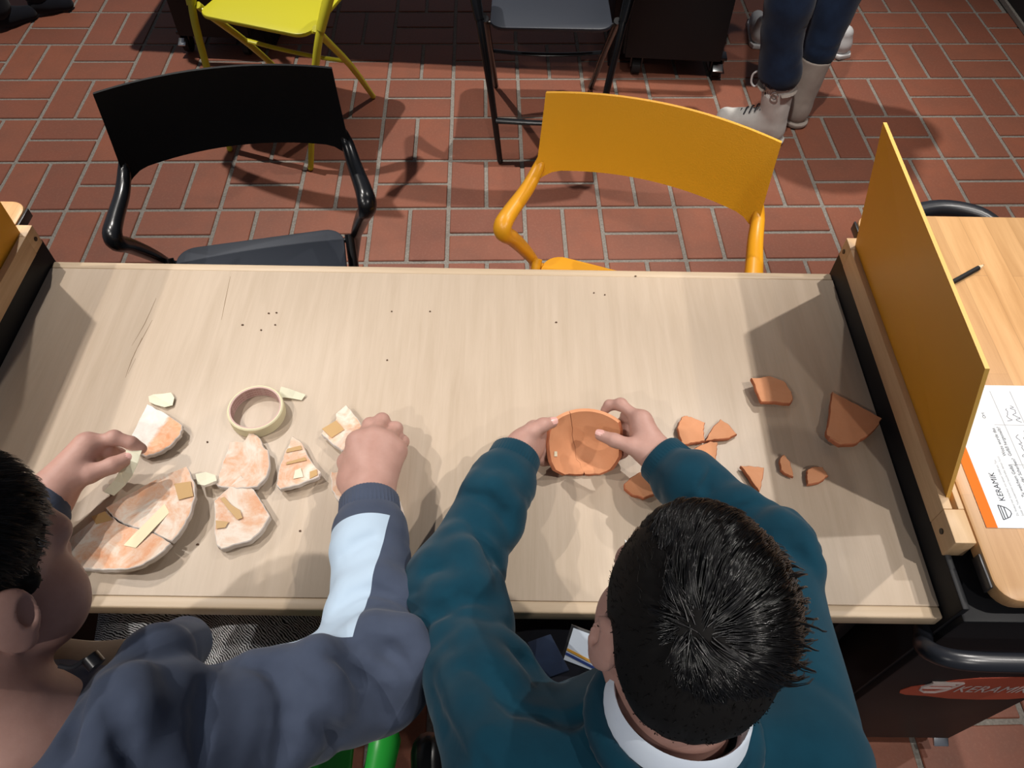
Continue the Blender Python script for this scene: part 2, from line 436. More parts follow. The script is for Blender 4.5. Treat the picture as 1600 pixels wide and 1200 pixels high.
# ------------------------------------------------------------------ setting: brick floor, wall
FYAW, FX, FY, FM = 0.0328978, -0.139595, 2.0075955, 0.25
mb = MB(); mb.box((-.4, 1.8, -.0245), (5.4, 5.0, .04)); 
floor = mb.build('floor', M_grout, smooth=False, origin=(0, 0, 0)); tag(floor, kind='structure')
floor['label'] = 'red brick basket-weave floor with pale grey joints'
def tile_mb(lx, ly):
    b = MB(); b.box((0, 0, -.009), (lx, ly, .018), bev=.0022, seg=1); return b
def tile_mesh():
    b = tile_mb(.2362, .1120); me = bpy.data.meshes.new('tile'); me.from_pydata(b.v, [], b.f); me.materials.append(M_tile)
    me.polygons.foreach_set('use_smooth', [False]*len(me.polygons)); me.update(); return me
TM = tile_mesh(); rest = MB(); ntile = 0
Rf = Matrix.Rotation(FYAW, 4, 'Z')
for i in range(-10, 10):
    for j in range(-9, 9):
        for k in (0, 1):
            hor = (i+j) % 2 != 0
            a = FX+i*FM+(.125 if hor else .0625+.125*k); b = FY+j*FM+(.0625+.125*k if hor else .125)
            p = Rf @ Vector((a, b, 0))
            if not (-3.0 < p.x < 2.14 and -.55 < p.y < 4.2): continue
            q = p-Vector((0, 0, CAM_Z)); zz = q.dot(FWD); px = 800+CF*q.dot(RGT)/zz; py = 600+CF*q.dot(DWN)/zz
            vis = (-70 < px < 1670 and -40 < py < 450) or (px > 1230 and 1090 < py < 1260 and px < 1700)
            M = Rf @ Matrix.Translation((a, b, random.uniform(-.0008, .0006))) @ Matrix.Rotation(random.uniform(-.004, .004)+(0 if hor else math.pi/2), 4, 'Z')
            if vis and ntile < 298:
                o = bpy.data.objects.new('tile', TM); C.objects.link(o); o.parent = floor; o.matrix_local = M; ntile += 1
            else:
                bb = tile_mb(.2362, .1120); rest.add([M @ Vector(v) for v in bb.v], bb.f)
print('TILES', ntile)
o = rest.build('tile', M_tile, floor, smooth=False); o['kind'] = 'stuff'

mb = MB(); mb.box((2.20, 1.8, 1.6), (.10, 5.0, 3.2)); w = mb.build('wall_right', M_wall, smooth=False); tag(w, 'dark plastered wall along the right edge of the brick floor', kind='structure')
mb = MB(); mb.box((2.144, 1.8, .012), (.012, 5.0, .024), bev=.003); w = mb.build('baseboard_right', M_grout, smooth=False); tag(w, 'thin grey joint strip at the foot of the dark wall', kind='structure')

# ------------------------------------------------------------------ carts (local frame: x=0 the side panel towards the table, y=0 the middle)
def rrect(x0, x1, y0, y1, r, n=6):
    P = []
    for cx, cy, a0 in ((x1-r, y1-r, 0), (x0+r, y1-r, 90), (x0+r, y0+r, 180), (x1-r, y0+r, 270)):
        for k in range(n+1):
            a = math.radians(a0+90*k/n); P.append((cx+r*math.cos(a), cy+r*math.sin(a)))
    return P
def cart(label, side, loc, rz=0.0, group=None, sticker=False):
    t = thing('activity_cart', label, 'cart', (0, 0, 0), group); s = side
    X = lambda a, b: (a*s, b*s) if s > 0 else (b*s, a*s)
    b = MB(); x0, x1 = X(.006, .285); b.box(((x0+x1)/2, -.0310, .41), (x1-x0, .673, .64), bev=.004)
    body = b.build('body', M_black, t)
    b = MB(); x0, x1 = X(0, .010); b.box(((x0+x1)/2, -.0275, .424), (x1-x0, .660, .648), bev=.002); b.build('side_panel', M_black, t)
    b = MB(); x0, x1 = X(.0280, .47); b.prism(rrect(x0, x1, -.361, .361, .030), .760, .785, bev=.005); b.build('worktop', M_block, t)
    b = MB(); x0, x1 = X(-.002, .0265)
    b.box((.0043*s, .018, .765), (.0125, .4996, .040), bev=.0008)
    b.box((.0225*s, .018, .765), (.008, .4996, .040), bev=.0008)
    b.box((.0145*s, .018, .7535), (.0076, .4990, .015))
    b.box(((x0+x1)/2, -.257, .765), (x1-x0, .050, .040), bev=.0018)
    b.box(((x0+x1)/2, .283, .765), (x1-x0, .030, .040), bev=.0018)
    rail = b.build('rail', M_rail, t); rail['label'] = 'pale wooden rail slotted for a divider'
    for y in (-.255, .285):
        b = MB(); b.tube([(-.0035*s, y, .764), (.002*s, y, .764)], .0042, 10); b.build('screw', M_screw, rail)
    for y in (-.318, .322):
        b = MB(); b.box((.0265*s, y, .7725), (.004, .046, .018), bev=.001); b.build('latch_plate', M_plate, t)
    for y, sg in ((-.3675, -1), (.3675, 1)):
        b = MB(); yo = y+sg*.045
        if sg > 0: b.tube([(.125*s, y-.075, .70), (.135*s, y+.02, .715), (.165*s, y+.058, .725), (.235*s, y+.080, .728), (.305*s, y+.066, .725), (.345*s, y+.03, .715), (.35*s, y-.03, .735), (.34*s, y-.06, .755)], .0165, 14, sub=5)
        else: b.tube([(.02*s, y-sg*.06, .635), (-.012*s, y-sg*.005, .652), (-.028*s, y+sg*.024, .688), (-.004*s, yo-sg*.004, .705), (.06*s, yo, .709), (.17*s, yo, .709), (.24*s, yo-sg*.004, .705), (.268*s, y+sg*.02, .685), (.26*s, y-sg*.01, .66)], .0130, 14, sub=5)
        b.build('handle', M_tubeg, t)
    for x in (.045, .282):
        for y in (-.315, .255):
            b = MB(); b.box((x*s, y, .085), (.05, .05, .012), bev=.002); b.box((x*s-.016, y, .06), (.004, .036, .05)); b.box((x*s+.016, y, .06), (.004, .036, .05))
            ca = b.build('caster', M_blackm, t)
            b = MB(); b.tube([(x*s-.012, y, .0325), (x*s+.012, y, .0325)], .032, 18); b.build('wheel', M_rubber, ca)
            if x < .1 or y > 0: continue
            b = MB(); yy = y-.045; b.box((x*s, yy, .062), (.030, .032, .006), bev=.002, mtx=Matrix.Translation((x*s, yy, .062)) @ Matrix.Rotation(.5, 4, 'X')); b.build('brake_pedal', M_steel, ca)
    if sticker:
        b = MB(); yf = -.3688
        P = [(.052, .418), (.060, .438), (.085, .455), (.110, .475), (.145, .490), (.200, .496), (.262, .497), (.275, .49), (.278, .44), (.272, .385), (.25, .376), (.20, .372), (.150, .376), (.105, .390), (.070, .395), (.056, .405)]
        n = len(P); b.add([(p[0], yf, p[1]) for p in P]+[(p[0], yf+.0012, p[1]) for p in P], [tuple(range(n))]+[(i, (i+1) % n, n+(i+1) % n, n+i)[::-1] for i in range(n)])
        st = b.build('sticker', M_sticker, t, smooth=False); st['label'] = 'orange brush-stroke sticker lettered KERAMIK'
        Mx = Matrix.Translation((.135, yf-.0006, .418)) @ Matrix.Rotation(math.pi/2, 4, 'X')
        text('lettering', 'KERAMIK', .047, M_print, st, Mx, .0002, .12, .62)
        b = MB(); lg = lambda pts, r=.0022: b.tube([(p[0], yf-.0008, p[1]) for p in pts], r, 6)
        lg([(.082, .468), (.131, .468)]); lg([(.084, .458), (.122, .458)]); lg([(.086, .468), (.084, .458), (.076, .444), (.079, .428), (.090, .417), (.108, .417), (.120, .430), (.127, .452), (.131, .468)]); lg([(.078, .441), (.124, .441)])
        b.build('bowl_logo', M_print, st)
    t.location = loc; t.rotation_euler.z = rz
    return t
CY = .730
cart_r = cart('black cart with wooden top, orange sticker and ochre divider, right of the table', 1, (.592, CY, 0), sticker=True)
cart_l = cart('black cart with wooden worktop at the left edge, beside the table', -1, (-.837, CY, 0))

def divider(label, side, x, lean=-.038):
    b = MB(); s = side; th = .0055
    n = Vector((.98, 0, .20)); up = Vector((-.2, 0, .98)) 
    x0, x1, z0, z1 = x+.0145*s, x+lean*s, .766, 1.032
    for (p, q) in ((0, 0),): pass
    P = [(x0, .513-CY, z0), (x0, 1.008-CY, z0), (x1, 1.008-CY, z1), (x1-.012*max(s, 0), .513+.032*max(s, 0)-CY, z1)]
    P = [Vector((p[0], p[1]+CY, p[2])) for p in P]
    h = Vector((th/2, 0, 0)); vs = [p-h for p in P]+[p+h for p in P]
    b.add(vs, [(0, 1, 2, 3), (7, 6, 5, 4)], 0)
    b.add(vs, [(0, 4, 5, 1), (1, 5, 6, 2), (2, 6, 7, 3), (3, 7, 4, 0)], 1)
    o = b.build('desk_divider', [M_sheet, M_sheet_edge], smooth=False); 
    bm = bmesh.new(); bm.from_mesh(o.data); bmesh.ops.recalc_face_normals(bm, faces=bm.faces[:]); bm.to_mesh(o.data); bm.free()
    return tag(o, label, 'divider', 'ochre desk dividers')
divider('ochre sheet divider standing in the rail of the right cart', 1, .592)
divider('ochre sheet divider mostly cut off at the left edge of the photo', -1, -.837, .012)

# ------------------------------------------------------------------ the table
TZ, TX0, TX1, TY0, TY1 = .700, -.8355, .5905, .378, 1.025
def table(label, dx=0, dy=0, rz=0):
    t = thing('work_table', label, 'table', (0, 0, 0))
    b = MB(); b.box(((TX0+TX1)/2, (TY0+TY1)/2, TZ-.0125), (TX1-TX0, TY1-TY0-.034, .025), bev=.0012); b.build('tabletop', M_birch, t)
    for y, n in ((TY0+.0085, 0), (TY1-.0085, 1)):
        b = MB(); b.box(((TX0+TX1)/2, y, TZ-.0127), (TX1-TX0, .0172, .0254), bev=.0030, seg=3); b.build('edge_lipping', M_lip, t)
    if not dx:
        for L in ([(244, 466), (226, 506), (206, 540)], [(238, 500), (222, 530), (210, 552)], [(222, 528), (206, 562), (196, 590)], [(212, 560), (200, 584)], [(360, 432), (352, 470), (346, 500)]):
            b = MB(); b.tube([at(x_, y_, TZ) for x_, y_ in L], [.0003]+[.0006]*(len(L)-2)+[.0002], 5, flat=.4, sub=2); b.build('grain_crack', M_crack, t)
    for x in (TX0+.03, TX1-.03):
        b = MB(); b.box((x, .70, .33), (.03, .50, .66), bev=.003); b.build('leg_panel', M_black, t)
        b = MB(); b.box((x, .70, .668), (.05, .56, .014), bev=.002); b.build('bracket', M_blackm, t)
    t.location = (dx, dy, 0); t.rotation_euler.z = rz
    return t
table('long pale birch table strewn with pottery shards in front of the two children')
# the station behind: two carts and a table, only their lower parts show
RB = -math.radians(3.3); R3 = Matrix.Rotation(RB, 4, 'Z'); O2 = Vector((-.195, 2.44, 0))
for src, lab in ((cart_r, 'black cart at the back, right of the black folding chair'), (cart_l, 'black cart on casters at the back behind the lemon yellow chair')):
    c = copy_tree(src); c.location = R3 @ src.location+O2; c.rotation_euler.z = RB; c.scale.x = 1.3 if src is cart_r else 1.0; c['label'] = lab; c['group'] = 'carts of the station at the back'
    for ch in list(c.children):
        if ch.name.startswith('sticker'):
            for g in list(ch.children): bpy.data.objects.remove(g)
            bpy.data.objects.remove(ch)
tb = table('table of the back station whose underside lies in deep shadow', O2.x, O2.y, RB)

# ------------------------------------------------------------------ folding armchairs (local frame: front is -y, the elbows of the arms at y=0)
def chair(label, mats, loc, rz, group='plastic folding armchairs'):
    mf, mback, mseat = mats
    t = thing('folding_armchair', label, 'chair', (0, 0, 0), group)
    # backrest: curved shell whose lower corners run into the arms
    b = MB(); nu, nv = 28, 10; F, Bk = [], []
    for iv in range(nv+1):
        v = iv/nv
        for iu in range(nu+1):
            u = iu/nu*2-1; au = abs(u)
            x = u*(.241-.006*v+.003*(1-v)**2)
            zl = .628+.020*(1-u*u)-.022*max(0, (au-.80)/.20)**2
            zt = .815+.010*(1-u*u)
            z = zl+(zt-zl)*v
            y = .172+.012*v+.030*(1-u*u)-.012*(1-v)*max(0, (au-.82)/.18)
            F.append((x, y, z)); th = .0065+.006*(1-v)**3+.004*max(0, (au-.85)/.15)*(1-v)
            Bk.append((x, y+th, z))
    N = (nu+1)*(nv+1); q = lambda a, c: c*(nu+1)+a
    fs = [(q(a, c), q(a+1, c), q(a+1, c+1), q(a, c+1)) for a in range(nu) for c in range(nv)]
    fs2 = [tuple(N+i for i in f)[::-1] for f in fs]
    rim = [(q(a, 0), q(a, 0)+N, q(a+1, 0)+N, q(a+1, 0)) for a in range(nu)]+[(q(a+1, nv), q(a+1, nv)+N, q(a, nv)+N, q(a, nv)) for a in range(nu)]
    rim += [(q(0, c+1), q(0, c+1)+N, q(0, c)+N, q(0, c)) for c in range(nv)]+[(q(nu, c), q(nu, c)+N, q(nu, c+1)+N, q(nu, c+1)) for c in range(nv)]
    b.add(F+Bk, fs+fs2+rim); b.build('backrest', mback, t)
    for s in (-1, 1):
        b = MB(); b.tube([(.232*s, .183, .668), (.239*s, .170, .640), (.246*s, .118, .622), (.256*s, .045, .618), (.260*s, .004, .614), (.258*s, -.004, .596), (.250*s, .025, .560), (.236*s, .064, .500), (.224*s, .092, .450)],
            [.009, .015, .0175, .0195, .0215, .0215, .020, .018, .0155], 12, sub=4, flat=.85); b.build('armrest', mf, t)
        b = MB(); b.tube([(.228*s, .080, .470), (.215*s, .115, .400), (.188*s, .160, .240), (.158*s, .210, .012)], [.0125, .0125, .0115, .0095], 10, sub=3); b.ball((.157*s, .211, .010), .010); b.build('leg', mf, t)
        b = MB(); b.tube([(.206*s, .088, .452), (.203*s, .04, .39), (.195*s, -.10, .22), (.182*s, -.245, .012)], [.0115, .012, .0115, .0095], 10, sub=3); b.ball((.182*s, -.246, .010), .010); b.build('leg', mf, t)
        b = MB(); b.tube([(.188*s, .085, .436), (.226*s, .088, .446)], .006, 8); b.build('pivot_pin', mf, t)
    b = MB(); P = rrect(-.192, .192, -.255, .125, .045, 7)
    P = [(x*(1-.04*max(0, -y/.25)), y) for x, y in P]
    b.prism(P, .432, .446, bev=.005)
    b.v = [(x, y, z-.014*math.exp(-((x/.13)**2))*max(0, 1-((y+.05)/.2)**2)-.012*max(0, (-y-.19)/.065)**2) for x, y, z in b.v]
    b.build('seat', mseat, t)
    b = MB(); b.tube([(-.172*1, .187, .155), (0, .190, .150), (.172, .187, .155)], [.0135, .011, .0135], 10, sub=4, flat=.6); b.build('stretcher', mf, t)
    b = MB(); b.tube([(-.196, -.085, .245), (-.10, -.105, .225), (0, -.112, .218), (.10, -.105, .225), (.196, -.085, .245)], .010, 10, sub=4, flat=.6); b.build('stretcher', mf, t)
    t.location = loc; t.rotation_euler.z = rz
    return t
BLK = (M_cblack, M_cblack_b, M_cseat)
chair('black folding armchair facing the table on its far side, left', BLK, (-.5615, 1.2475, 0), math.radians(12.8))
chair('ochre orange folding armchair facing the table on its far side', (M_corange, M_corange_b, M_corange), (.230, 1.155, 0), math.radians(-18.8))
chair('lemon yellow folding chair behind the black armchair, facing the back station', (M_cyellow, M_cyellow, M_cyellow), (-.773, 2.434, 0), math.radians(162))
chair('black folding chair at the back, facing away, behind the ochre armchair', BLK, (.118, 2.450, 0), math.radians(180))

# ------------------------------------------------------------------ pottery, tape, paper
def pottery(name, cols, edge=None):
    m = mat(name, cols[0], .75, .2); t = NT(m)
    gd = t.add('NewGeometry'); oi = t.add('ObjectInfo'); va = t.add('VectorMath', operation='ADD'); cx = t.add('CombineXYZ')
    t.link(t.math('MULTIPLY', oi.outputs['Random'], 19.0), cx.inputs[0]); t.link(gd.outputs['Position'], va.inputs[0]); t.link(cx.outputs[0], va.inputs[1])
    n1 = t.noise(va.outputs[0], 17, 5, .62, 1.2); n2 = t.noise(va.outputs[0], 75, 4, .7, .5)
    c = t.ramp(n1, [(.30, cols[0]), (.46, cols[1]), (.60, cols[2]), (.78, cols[0])]) if len(cols) > 2 else t.ramp(n1, [(.3, cols[0]), (.7, cols[1])])
    c = t.mix(t.math('MULTIPLY', t.ramp(n2, [(.42, (0, 0, 0, 1)), (.7, (1, 1, 1, 1))]), .45 if len(cols) > 2 else .12), c, cols[-1])
    t.color(c); t.bump(n2, .35, .001)
    return m
M_plaster = pottery('limewashed_clay', [(.66, .31, .165, 1), (.68, .42, .28, 1), (.74, .66, .57, 1)])
M_white = pottery('white_fracture', [(.78, .73, .68, 1), (.60, .54, .50, 1)])
M_half = mat('half_limed_clay', (.74, .70, .65, 1), .75, .2)
M_terra = pottery('terracotta', [(.60, .27, .135, 1), (.65, .31, .165, 1)])
M_terra_e = pottery('terracotta_fracture', [(.40, .13, .06, 1), (.50, .18, .09, 1)])
M_tape = mat('masking_tape', (.74, .68, .46, 1), .6, .3)
M_tape2 = mat('masking_tape_pale', (.72, .70, .54, 1), .55, .3)
M_tape_old = mat('old_amber_tape', (.50, .315, .135, 1), .5, .35)
M_core = mat('pink_cardboard_core', (.62, .44, .40, 1), .8, .1)
M_core_line = mat('pink_core_print', (.42, .20, .19, 1), .8, .1)
M_scrap = mat('white_paper_scrap', (.80, .80, .78, 1), .7, .2)
t_ = NT(M_half); gp = t_.add('NewGeometry'); n1 = t_.noise(gp.outputs['Position'], 40, 4, .65, .5)
sx = t_.add('SeparateXYZ'); t_.link(gp.outputs['Position'], sx.inputs[0])
pa, pb = at(268, 650, .71), at(222, 712, .71); nx, ny = (pb.y-pa.y), -(pb.x-pa.x); L = math.hypot(nx, ny); nx, ny = nx/L, ny/L
dd = t_.math('ADD', t_.math('MULTIPLY', t_.math('SUBTRACT', sx.outputs[0], pa.x), nx), t_.math('MULTIPLY', t_.math('SUBTRACT', sx.outputs[1], pa.y), ny))
dd = t_.math('MULTIPLY', dd, 1 if (at(205, 660, .71).x-pa.x)*nx+(at(205, 660, .71).y-pa.y)*ny > 0 else -1)
dd = t_.math('ADD', dd, t_.math('MULTIPLY', t_.math('SUBTRACT', n1, .5), .02))
t_.color(t_.mix(t_.ramp(t_.math('ADD', t_.math('MULTIPLY', dd, 120), .5), [(0, (0, 0, 0, 1)), (1, (1, 1, 1, 1))]), t_.ramp(t_.noise(gp.outputs['Position'], 70, 5, .7, .6), [(.35, (.70, .31, .15, 1)), (.62, (.72, .46, .31, 1))]), t_.ramp(n1, [(.3, (.66, .60, .54, 1)), (.65, (.80, .77, .72, 1))])))

def shard_mesh(b, px, z, th, lift=None, bow=0.0, mi=(0, 1), jit=.0009, sub=4, inset=.0012):
    """a sherd whose upper outline is seen at the given pixels; lift=(pxA, pxB, height) raises the B side"""
    def dz(p):
        if lift is None: return 0.0
        A, B, h = at(*lift[0], z), at(*lift[1], z), lift[2]; d = Vector((B.x-A.x, B.y-A.y)); q = Vector((p.x-A.x, p.y-A.y))
        t = max(0, min(1.25, q.dot(d)/d.dot(d))); return h*t*t if h > 0 else -h*t
    base = []
    for x, y in px:
        p = at(x, y, z)
        for _ in range(4): p = at(x, y, z+dz(p))
        base.append(Vector((p.x, p.y)))
    out = []; n = len(base)
    for i in range(n):
        p0, p1 = base[i], base[(i+1) % n]; d = p1-p0; nrm = Vector((-d.y, d.x)).normalized() if d.length else d
        for k in range(sub): out.append(p0+d*(k/sub)+nrm*random.uniform(-jit, jit)*(k > 0))
    c = sum(out, Vector((0, 0)))/len(out); m = len(out); vs, fs, ms = [], [], []
    R = max((p-c).length for p in out)
    def ring(s, off, ins=0.0):
        r = []
        for p in out:
            q = c+(p-c)*s; 
            if ins: q = q-(p-c).normalized()*ins
            r.append((q.x, q.y, z+dz(q)+off+bow*(((q-c).length/R)**2-.5)))
        return r
    rings = [ring(.33, 0), ring(.66, 0), ring(1, 0, inset), ring(1, -inset), ring(1, -th+.001), ring(1, -th, .001), ring(.6, -th)]
    for r in rings: vs += r
    vs += [(c.x, c.y, z+dz(c)-bow*.5), (c.x, c.y, z+dz(c)-th-bow*.5)]
    for i in range(len(rings)-1):
        for k in range(m):
            fs.append((i*m+k, (i+1)*m+k, (i+1)*m+(k+1) % m, i*m+(k+1) % m)); ms.append(mi[0] if i < 2 else mi[1])
    for k in range(m):
        fs.append((len(vs)-2, k, (k+1) % m)); ms.append(mi[0])
        fs.append((len(vs)-1, (len(rings)-1)*m+(k+1) % m, (len(rings)-1)*m+k)); ms.append(mi[0])
    a = sum(out[k].x*out[(k+1) % m].y-out[(k+1) % m].x*out[k].y for k in range(m))
    n0 = len(b.v); b.v += vs; b.f += [tuple(i+n0 for i in (f if a > 0 else f[::-1])) for f in fs]; b.m += ms
    return dz
def patch(px, z, m, name, parent, dzf=None, th=.0007, curl=0.0):
    b = MB(); P = []
    for x, y in px:
        p = at(x, y, z)
        if dzf:
            for _ in range(3): p = at(x, y, z+dzf(p))
            p.z = z+dzf(p)
        P.append(p)
    n = len(P); c = sum(P, Vector((0, 0, 0)))/n
    T = [p+Vector((0, 0, curl*(1 if i % 3 else 2))) for i, p in enumerate(P)]
    vs = T+[p-Vector((0, 0, th)) for p in T]+[c, c-Vector((0, 0, th))]
    fs = [(2*n, i, (i+1) % n) for i in range(n)]+[(2*n+1, n+(i+1) % n, n+i) for i in range(n)]+[(i, n+i, n+(i+1) % n, (i+1) % n) for i in range(n)]
    b.add(vs, fs)
    o = b.build(name, m, parent, smooth=False)
    bm = bmesh.new(); bm.from_mesh(o.data); bmesh.ops.recalc_face_normals(bm, faces=bm.faces[:]); bm.to_mesh(o.data); bm.free()
    return o
def shard(label, px, z, th, mats, lift=None, bow=0.0, tapes=(), group=None, cat='shard', name='pottery_shard'):
    b = MB(); dz = shard_mesh(b, px, z, th, lift, bow)
    o = b.build(name, mats); tag(o, label, cat, group)
    for tp, m in tapes: patch(tp, z+.0011, m, 'tape_strip', o, (lambda p, d=dz: d(p)+ .0004))
    return o
PM, TM2 = (M_plaster, M_white), (M_terra, M_terra_e)
G1, G2 = 'limewashed plate shards in front of the child in grey-blue', 'terracotta bowl shards on the right half of the table'
# the half plate: two taped halves that move as one
z = .712
t = thing('taped_plate_half', 'half plate of two pinkish limewashed pieces joined by a masking tape strip', 'plate', at(200, 815, TZ), G1)
b = MB(); lo = [(88, 856), (165, 798), (172, 806), (190, 818), (212, 825), (240, 833), (266, 848), (258, 858), (240, 872), (218, 884), (196, 889), (160, 890), (130, 888), (105, 872)]
d1 = shard_mesh(b, lo, z, .0115, ((165, 800), (215, 884), .014)); b.build('plate_piece', [M_plaster, M_white], t)
b = MB(); up = [(165, 793), (200, 772), (250, 745), (292, 728), (303, 752), (305, 775), (296, 805), (280, 832), (268, 845), (243, 833), (214, 824), (192, 817), (176, 807)]
d2 = shard_mesh(b, up, z, .0115, ((170, 796), (300, 790), .017)); b.build('plate_piece', [M_plaster, M_white], t)
patch([(258, 786), (267, 798), (212, 856), (193, 852), (206, 838)], z, M_tape, 'tape_strip', t, lambda p: max(d1(p), .85*d2(p))+.0012)
patch([(272, 756), (298, 752), (302, 775), (279, 781)], z+.002, M_tape_old, 'tape_strip', t, d2)
patch([(143, 807), (164, 799), (176, 812), (150, 819)], z+.002, M_tape_old, 'tape_strip', t, d1)
patch([(306, 742), (322, 738), (337, 743), (339, 752), (320, 759), (309, 757)], z+.006, M_tape2, 'tape_strip', t, None, .0006, .001)
shard('pale limewashed rim shard with an orange edge, half under a hand', [(230, 631), (258, 645), (285, 664), (282, 678), (268, 694), (250, 706), (228, 713), (214, 706), (203, 690), (206, 678)], .712, .009, (M_half, M_white), ((215, 680), (278, 690), .006), group=G1)
shard('broad pinkish limewashed shard touching the tape roll', [(380, 690), (392, 674), (400, 679), (407, 686), (411, 697), (419, 703), (421, 728), (416, 745), (402, 760), (370, 763), (340, 759), (337, 755), (342, 740), (351, 715), (358, 690)], .713, .010, PM, ((360, 700), (405, 755), .006), group=G1)
shard('narrow triangular shard with several amber tape scraps', [(457, 681), (472, 692), (485, 718), (501, 737), (497, 745), (467, 757), (438, 764), (432, 757), (436, 732), (447, 702)], .713, .010, PM, ((455, 690), (470, 755), .006), 0.0, [([(449, 701), (470, 696), (472, 702), (447, 707)], M_tape_old), ([(448, 722), (477, 714), (479, 719), (447, 726)], M_tape_old), ([(484, 737), (495, 733), (496, 742), (484, 748)], M_tape_old), ([(461, 735), (470, 731), (474, 745), (458, 748)], M_tape2)], G1)
shard('five-sided limewashed shard with a diagonal amber tape strip', [(377, 743), (386, 751), (396, 764), (407, 782), (422, 806), (408, 829), (392, 844), (366, 851), (346, 858), (338, 851), (335, 825), (334, 783), (355, 764)], .716, .012, PM, None, .002, [([(344, 779), (350, 776), (362, 789), (375, 797), (379, 809), (371, 812), (357, 796)], M_tape_old), ([(337, 813), (357, 815), (352, 824), (338, 826)], M_tape_old)], G1)
shard('shard with an amber tape square gripped by a fist', [(541, 632), (552, 646), (574, 674), (566, 690), (534, 704), (518, 692), (502, 677), (506, 671), (524, 658), (525, 645)], .716, .009, PM, ((520, 660), (570, 690), .004), 0.0, [([(503, 670), (525, 657), (538, 671), (518, 684)], M_tape_old)], G1)
shard('shard mostly covered by the wrist in grey-blue cuff', [(517, 737), (535, 739), (570, 742), (608, 756), (626, 784), (632, 804), (617, 809), (580, 797), (530, 784), (518, 765)], .709, .008, PM, group=G1)
shard('dark four-sided terracotta shard farthest up the right side', [(1174, 589), (1203, 587), (1225, 595), (1237, 612), (1239, 625), (1235, 630), (1190, 627), (1183, 612)], .718, .008, TM2, ((1190, 600), (1180, 600), .004), -.004, group=G2)
shard('largest loose terracotta shard, touching the right cart', [(1301, 611), (1340, 632), (1379, 653), (1372, 665), (1355, 682), (1336, 694), (1312, 695), (1296, 685), (1291, 677), (1295, 655)], .720, .009, TM2, ((1300, 630), (1335, 690), .004), -.003, [([(1292, 672), (1313, 681), (1311, 690), (1292, 679)], M_terra)], G2)
shard('bright roundish terracotta shard left of a small triangle', [(1065, 651), (1071, 649), (1082, 652), (1102, 660), (1099, 672), (1102, 689), (1084, 692), (1066, 695), (1058, 668)], .711, .007, TM2, None, -.004, group=G2)
shard('small terracotta triangle touching its round neighbour', [(1126, 654), (1140, 664), (1152, 678), (1140, 685), (1120, 687), (1102, 688), (1112, 670)], .709, .007, TM2, None, -.003, group=G2)
shard('terracotta shard half hidden by the teal sleeve, under the triangle', [(1070, 708), (1090, 698), (1110, 689), (1122, 690), (1120, 705), (1118, 722), (1095, 724), (1076, 722)], .709, .007, TM2, None, -.003, group=G2)
shard('lone terracotta triangle pointing at the viewer', [(1157, 727), (1175, 728), (1194, 730), (1192, 748), (1187, 768), (1174, 752)], .711, .008, TM2, None, -.002, group=G2)
shard('tiny upright almond-shaped terracotta chip', [(1225, 709), (1235, 722), (1240, 745), (1229, 741), (1220, 735), (1218, 718)], .710, .006, TM2, None, -.002, group=G2)
shard('small rounded terracotta chip in the shade near the cart', [(1262, 733), (1274, 729), (1286, 729), (1295, 743), (1280, 754), (1262, 756), (1260, 742)], .711, .007, TM2, None, -.002, group=G2)
shard('curved terracotta rim shard below the right teal cuff', [(1000, 737), (1020, 740), (1040, 757), (1036, 768), (1020, 773), (1006, 778), (988, 773), (976, 763), (975, 756), (985, 746)], .716, .008, TM2, ((1010, 748), (1005, 778), .004), group=G2)

# the bowl fragment that is being put together: base and the far half of the wall
rb = at(915, 646, .768); cxb, cyb = rb.x, rb.y-.064
t = thing('bowl_fragment', 'terracotta bowl fragment of two pieces held in both hands over the table', 'bowl', (cxb, cyb, .702), G2)
PROF = [(.0004, 0.0), (.004, 0.0), (.0072, .0), (.0095, .0), (.016, .0), (.023, .0008), (.030, .0045), (.0375, .0105), (.0443, .018), (.050, .0275), (.0548, .038), (.0588, .049), (.0616, .0575), (.064, .066)]
def bowl_piece(a0, a1, n, f0, f1):
    prof = PROF
    th = .0052; b = MB(); F, K = [], []; m = len(prof)
    for i in range(n+1):
        u = i/n
        for j, (r, h) in enumerate(prof):
            w = r/.064; lo, hi = f0(w)+.05*math.sin(w*31)*w*(f0 is not crack2), f1(w)+.06*math.sin(w*27+1)*w*(f1 is not crack); a = lo+(hi-lo)*u; dr = Vector((math.cos(a), math.sin(a), 0)); nx = min(1, max(0, (j-2)*.2))
            F.append((cxb+dr.x*r, cyb+dr.y*r, .7075+h)); K.append((cxb+dr.x*(r+th*nx), cyb+dr.y*(r+th*nx), .7075+h-(th*(1-nx*.9) if j < m-1 else 0)))
    N = len(F); q = lambda i, j: i*m+j
    for i in range(n):
        for j in range(m-1):
            b.m += [0, 0]; b.f += [(q(i, j), q(i+1, j), q(i+1, j+1), q(i, j+1))[::-1], tuple(N+k for k in (q(i, j), q(i+1, j), q(i+1, j+1), q(i, j+1)))]
        b.f.append((q(i, m-1), q(i+1, m-1), N+q(i+1, m-1), N+q(i, m-1))[::-1]); b.m.append(0)
    for i in (0, n):
        for j in range(m-1):
            f = (q(i, j), q(i, j+1), N+q(i, j+1), N+q(i, j)); b.f.append(f if i else f[::-1]); b.m.append(1)
    b.v = F+K
    o = b.build('bowl_piece', [M_terra, M_terra_e], t)
    bm = bmesh.new(); bm.from_mesh(o.data); bmesh.ops.remove_doubles(bm, verts=bm.verts[:], dist=1e-5); bmesh.ops.recalc_face_normals(bm, faces=bm.faces[:]); bm.to_mesh(o.data); bm.free()
    o.data.set_sharp_from_angle(angle=math.radians(38)); return o
D = math.radians
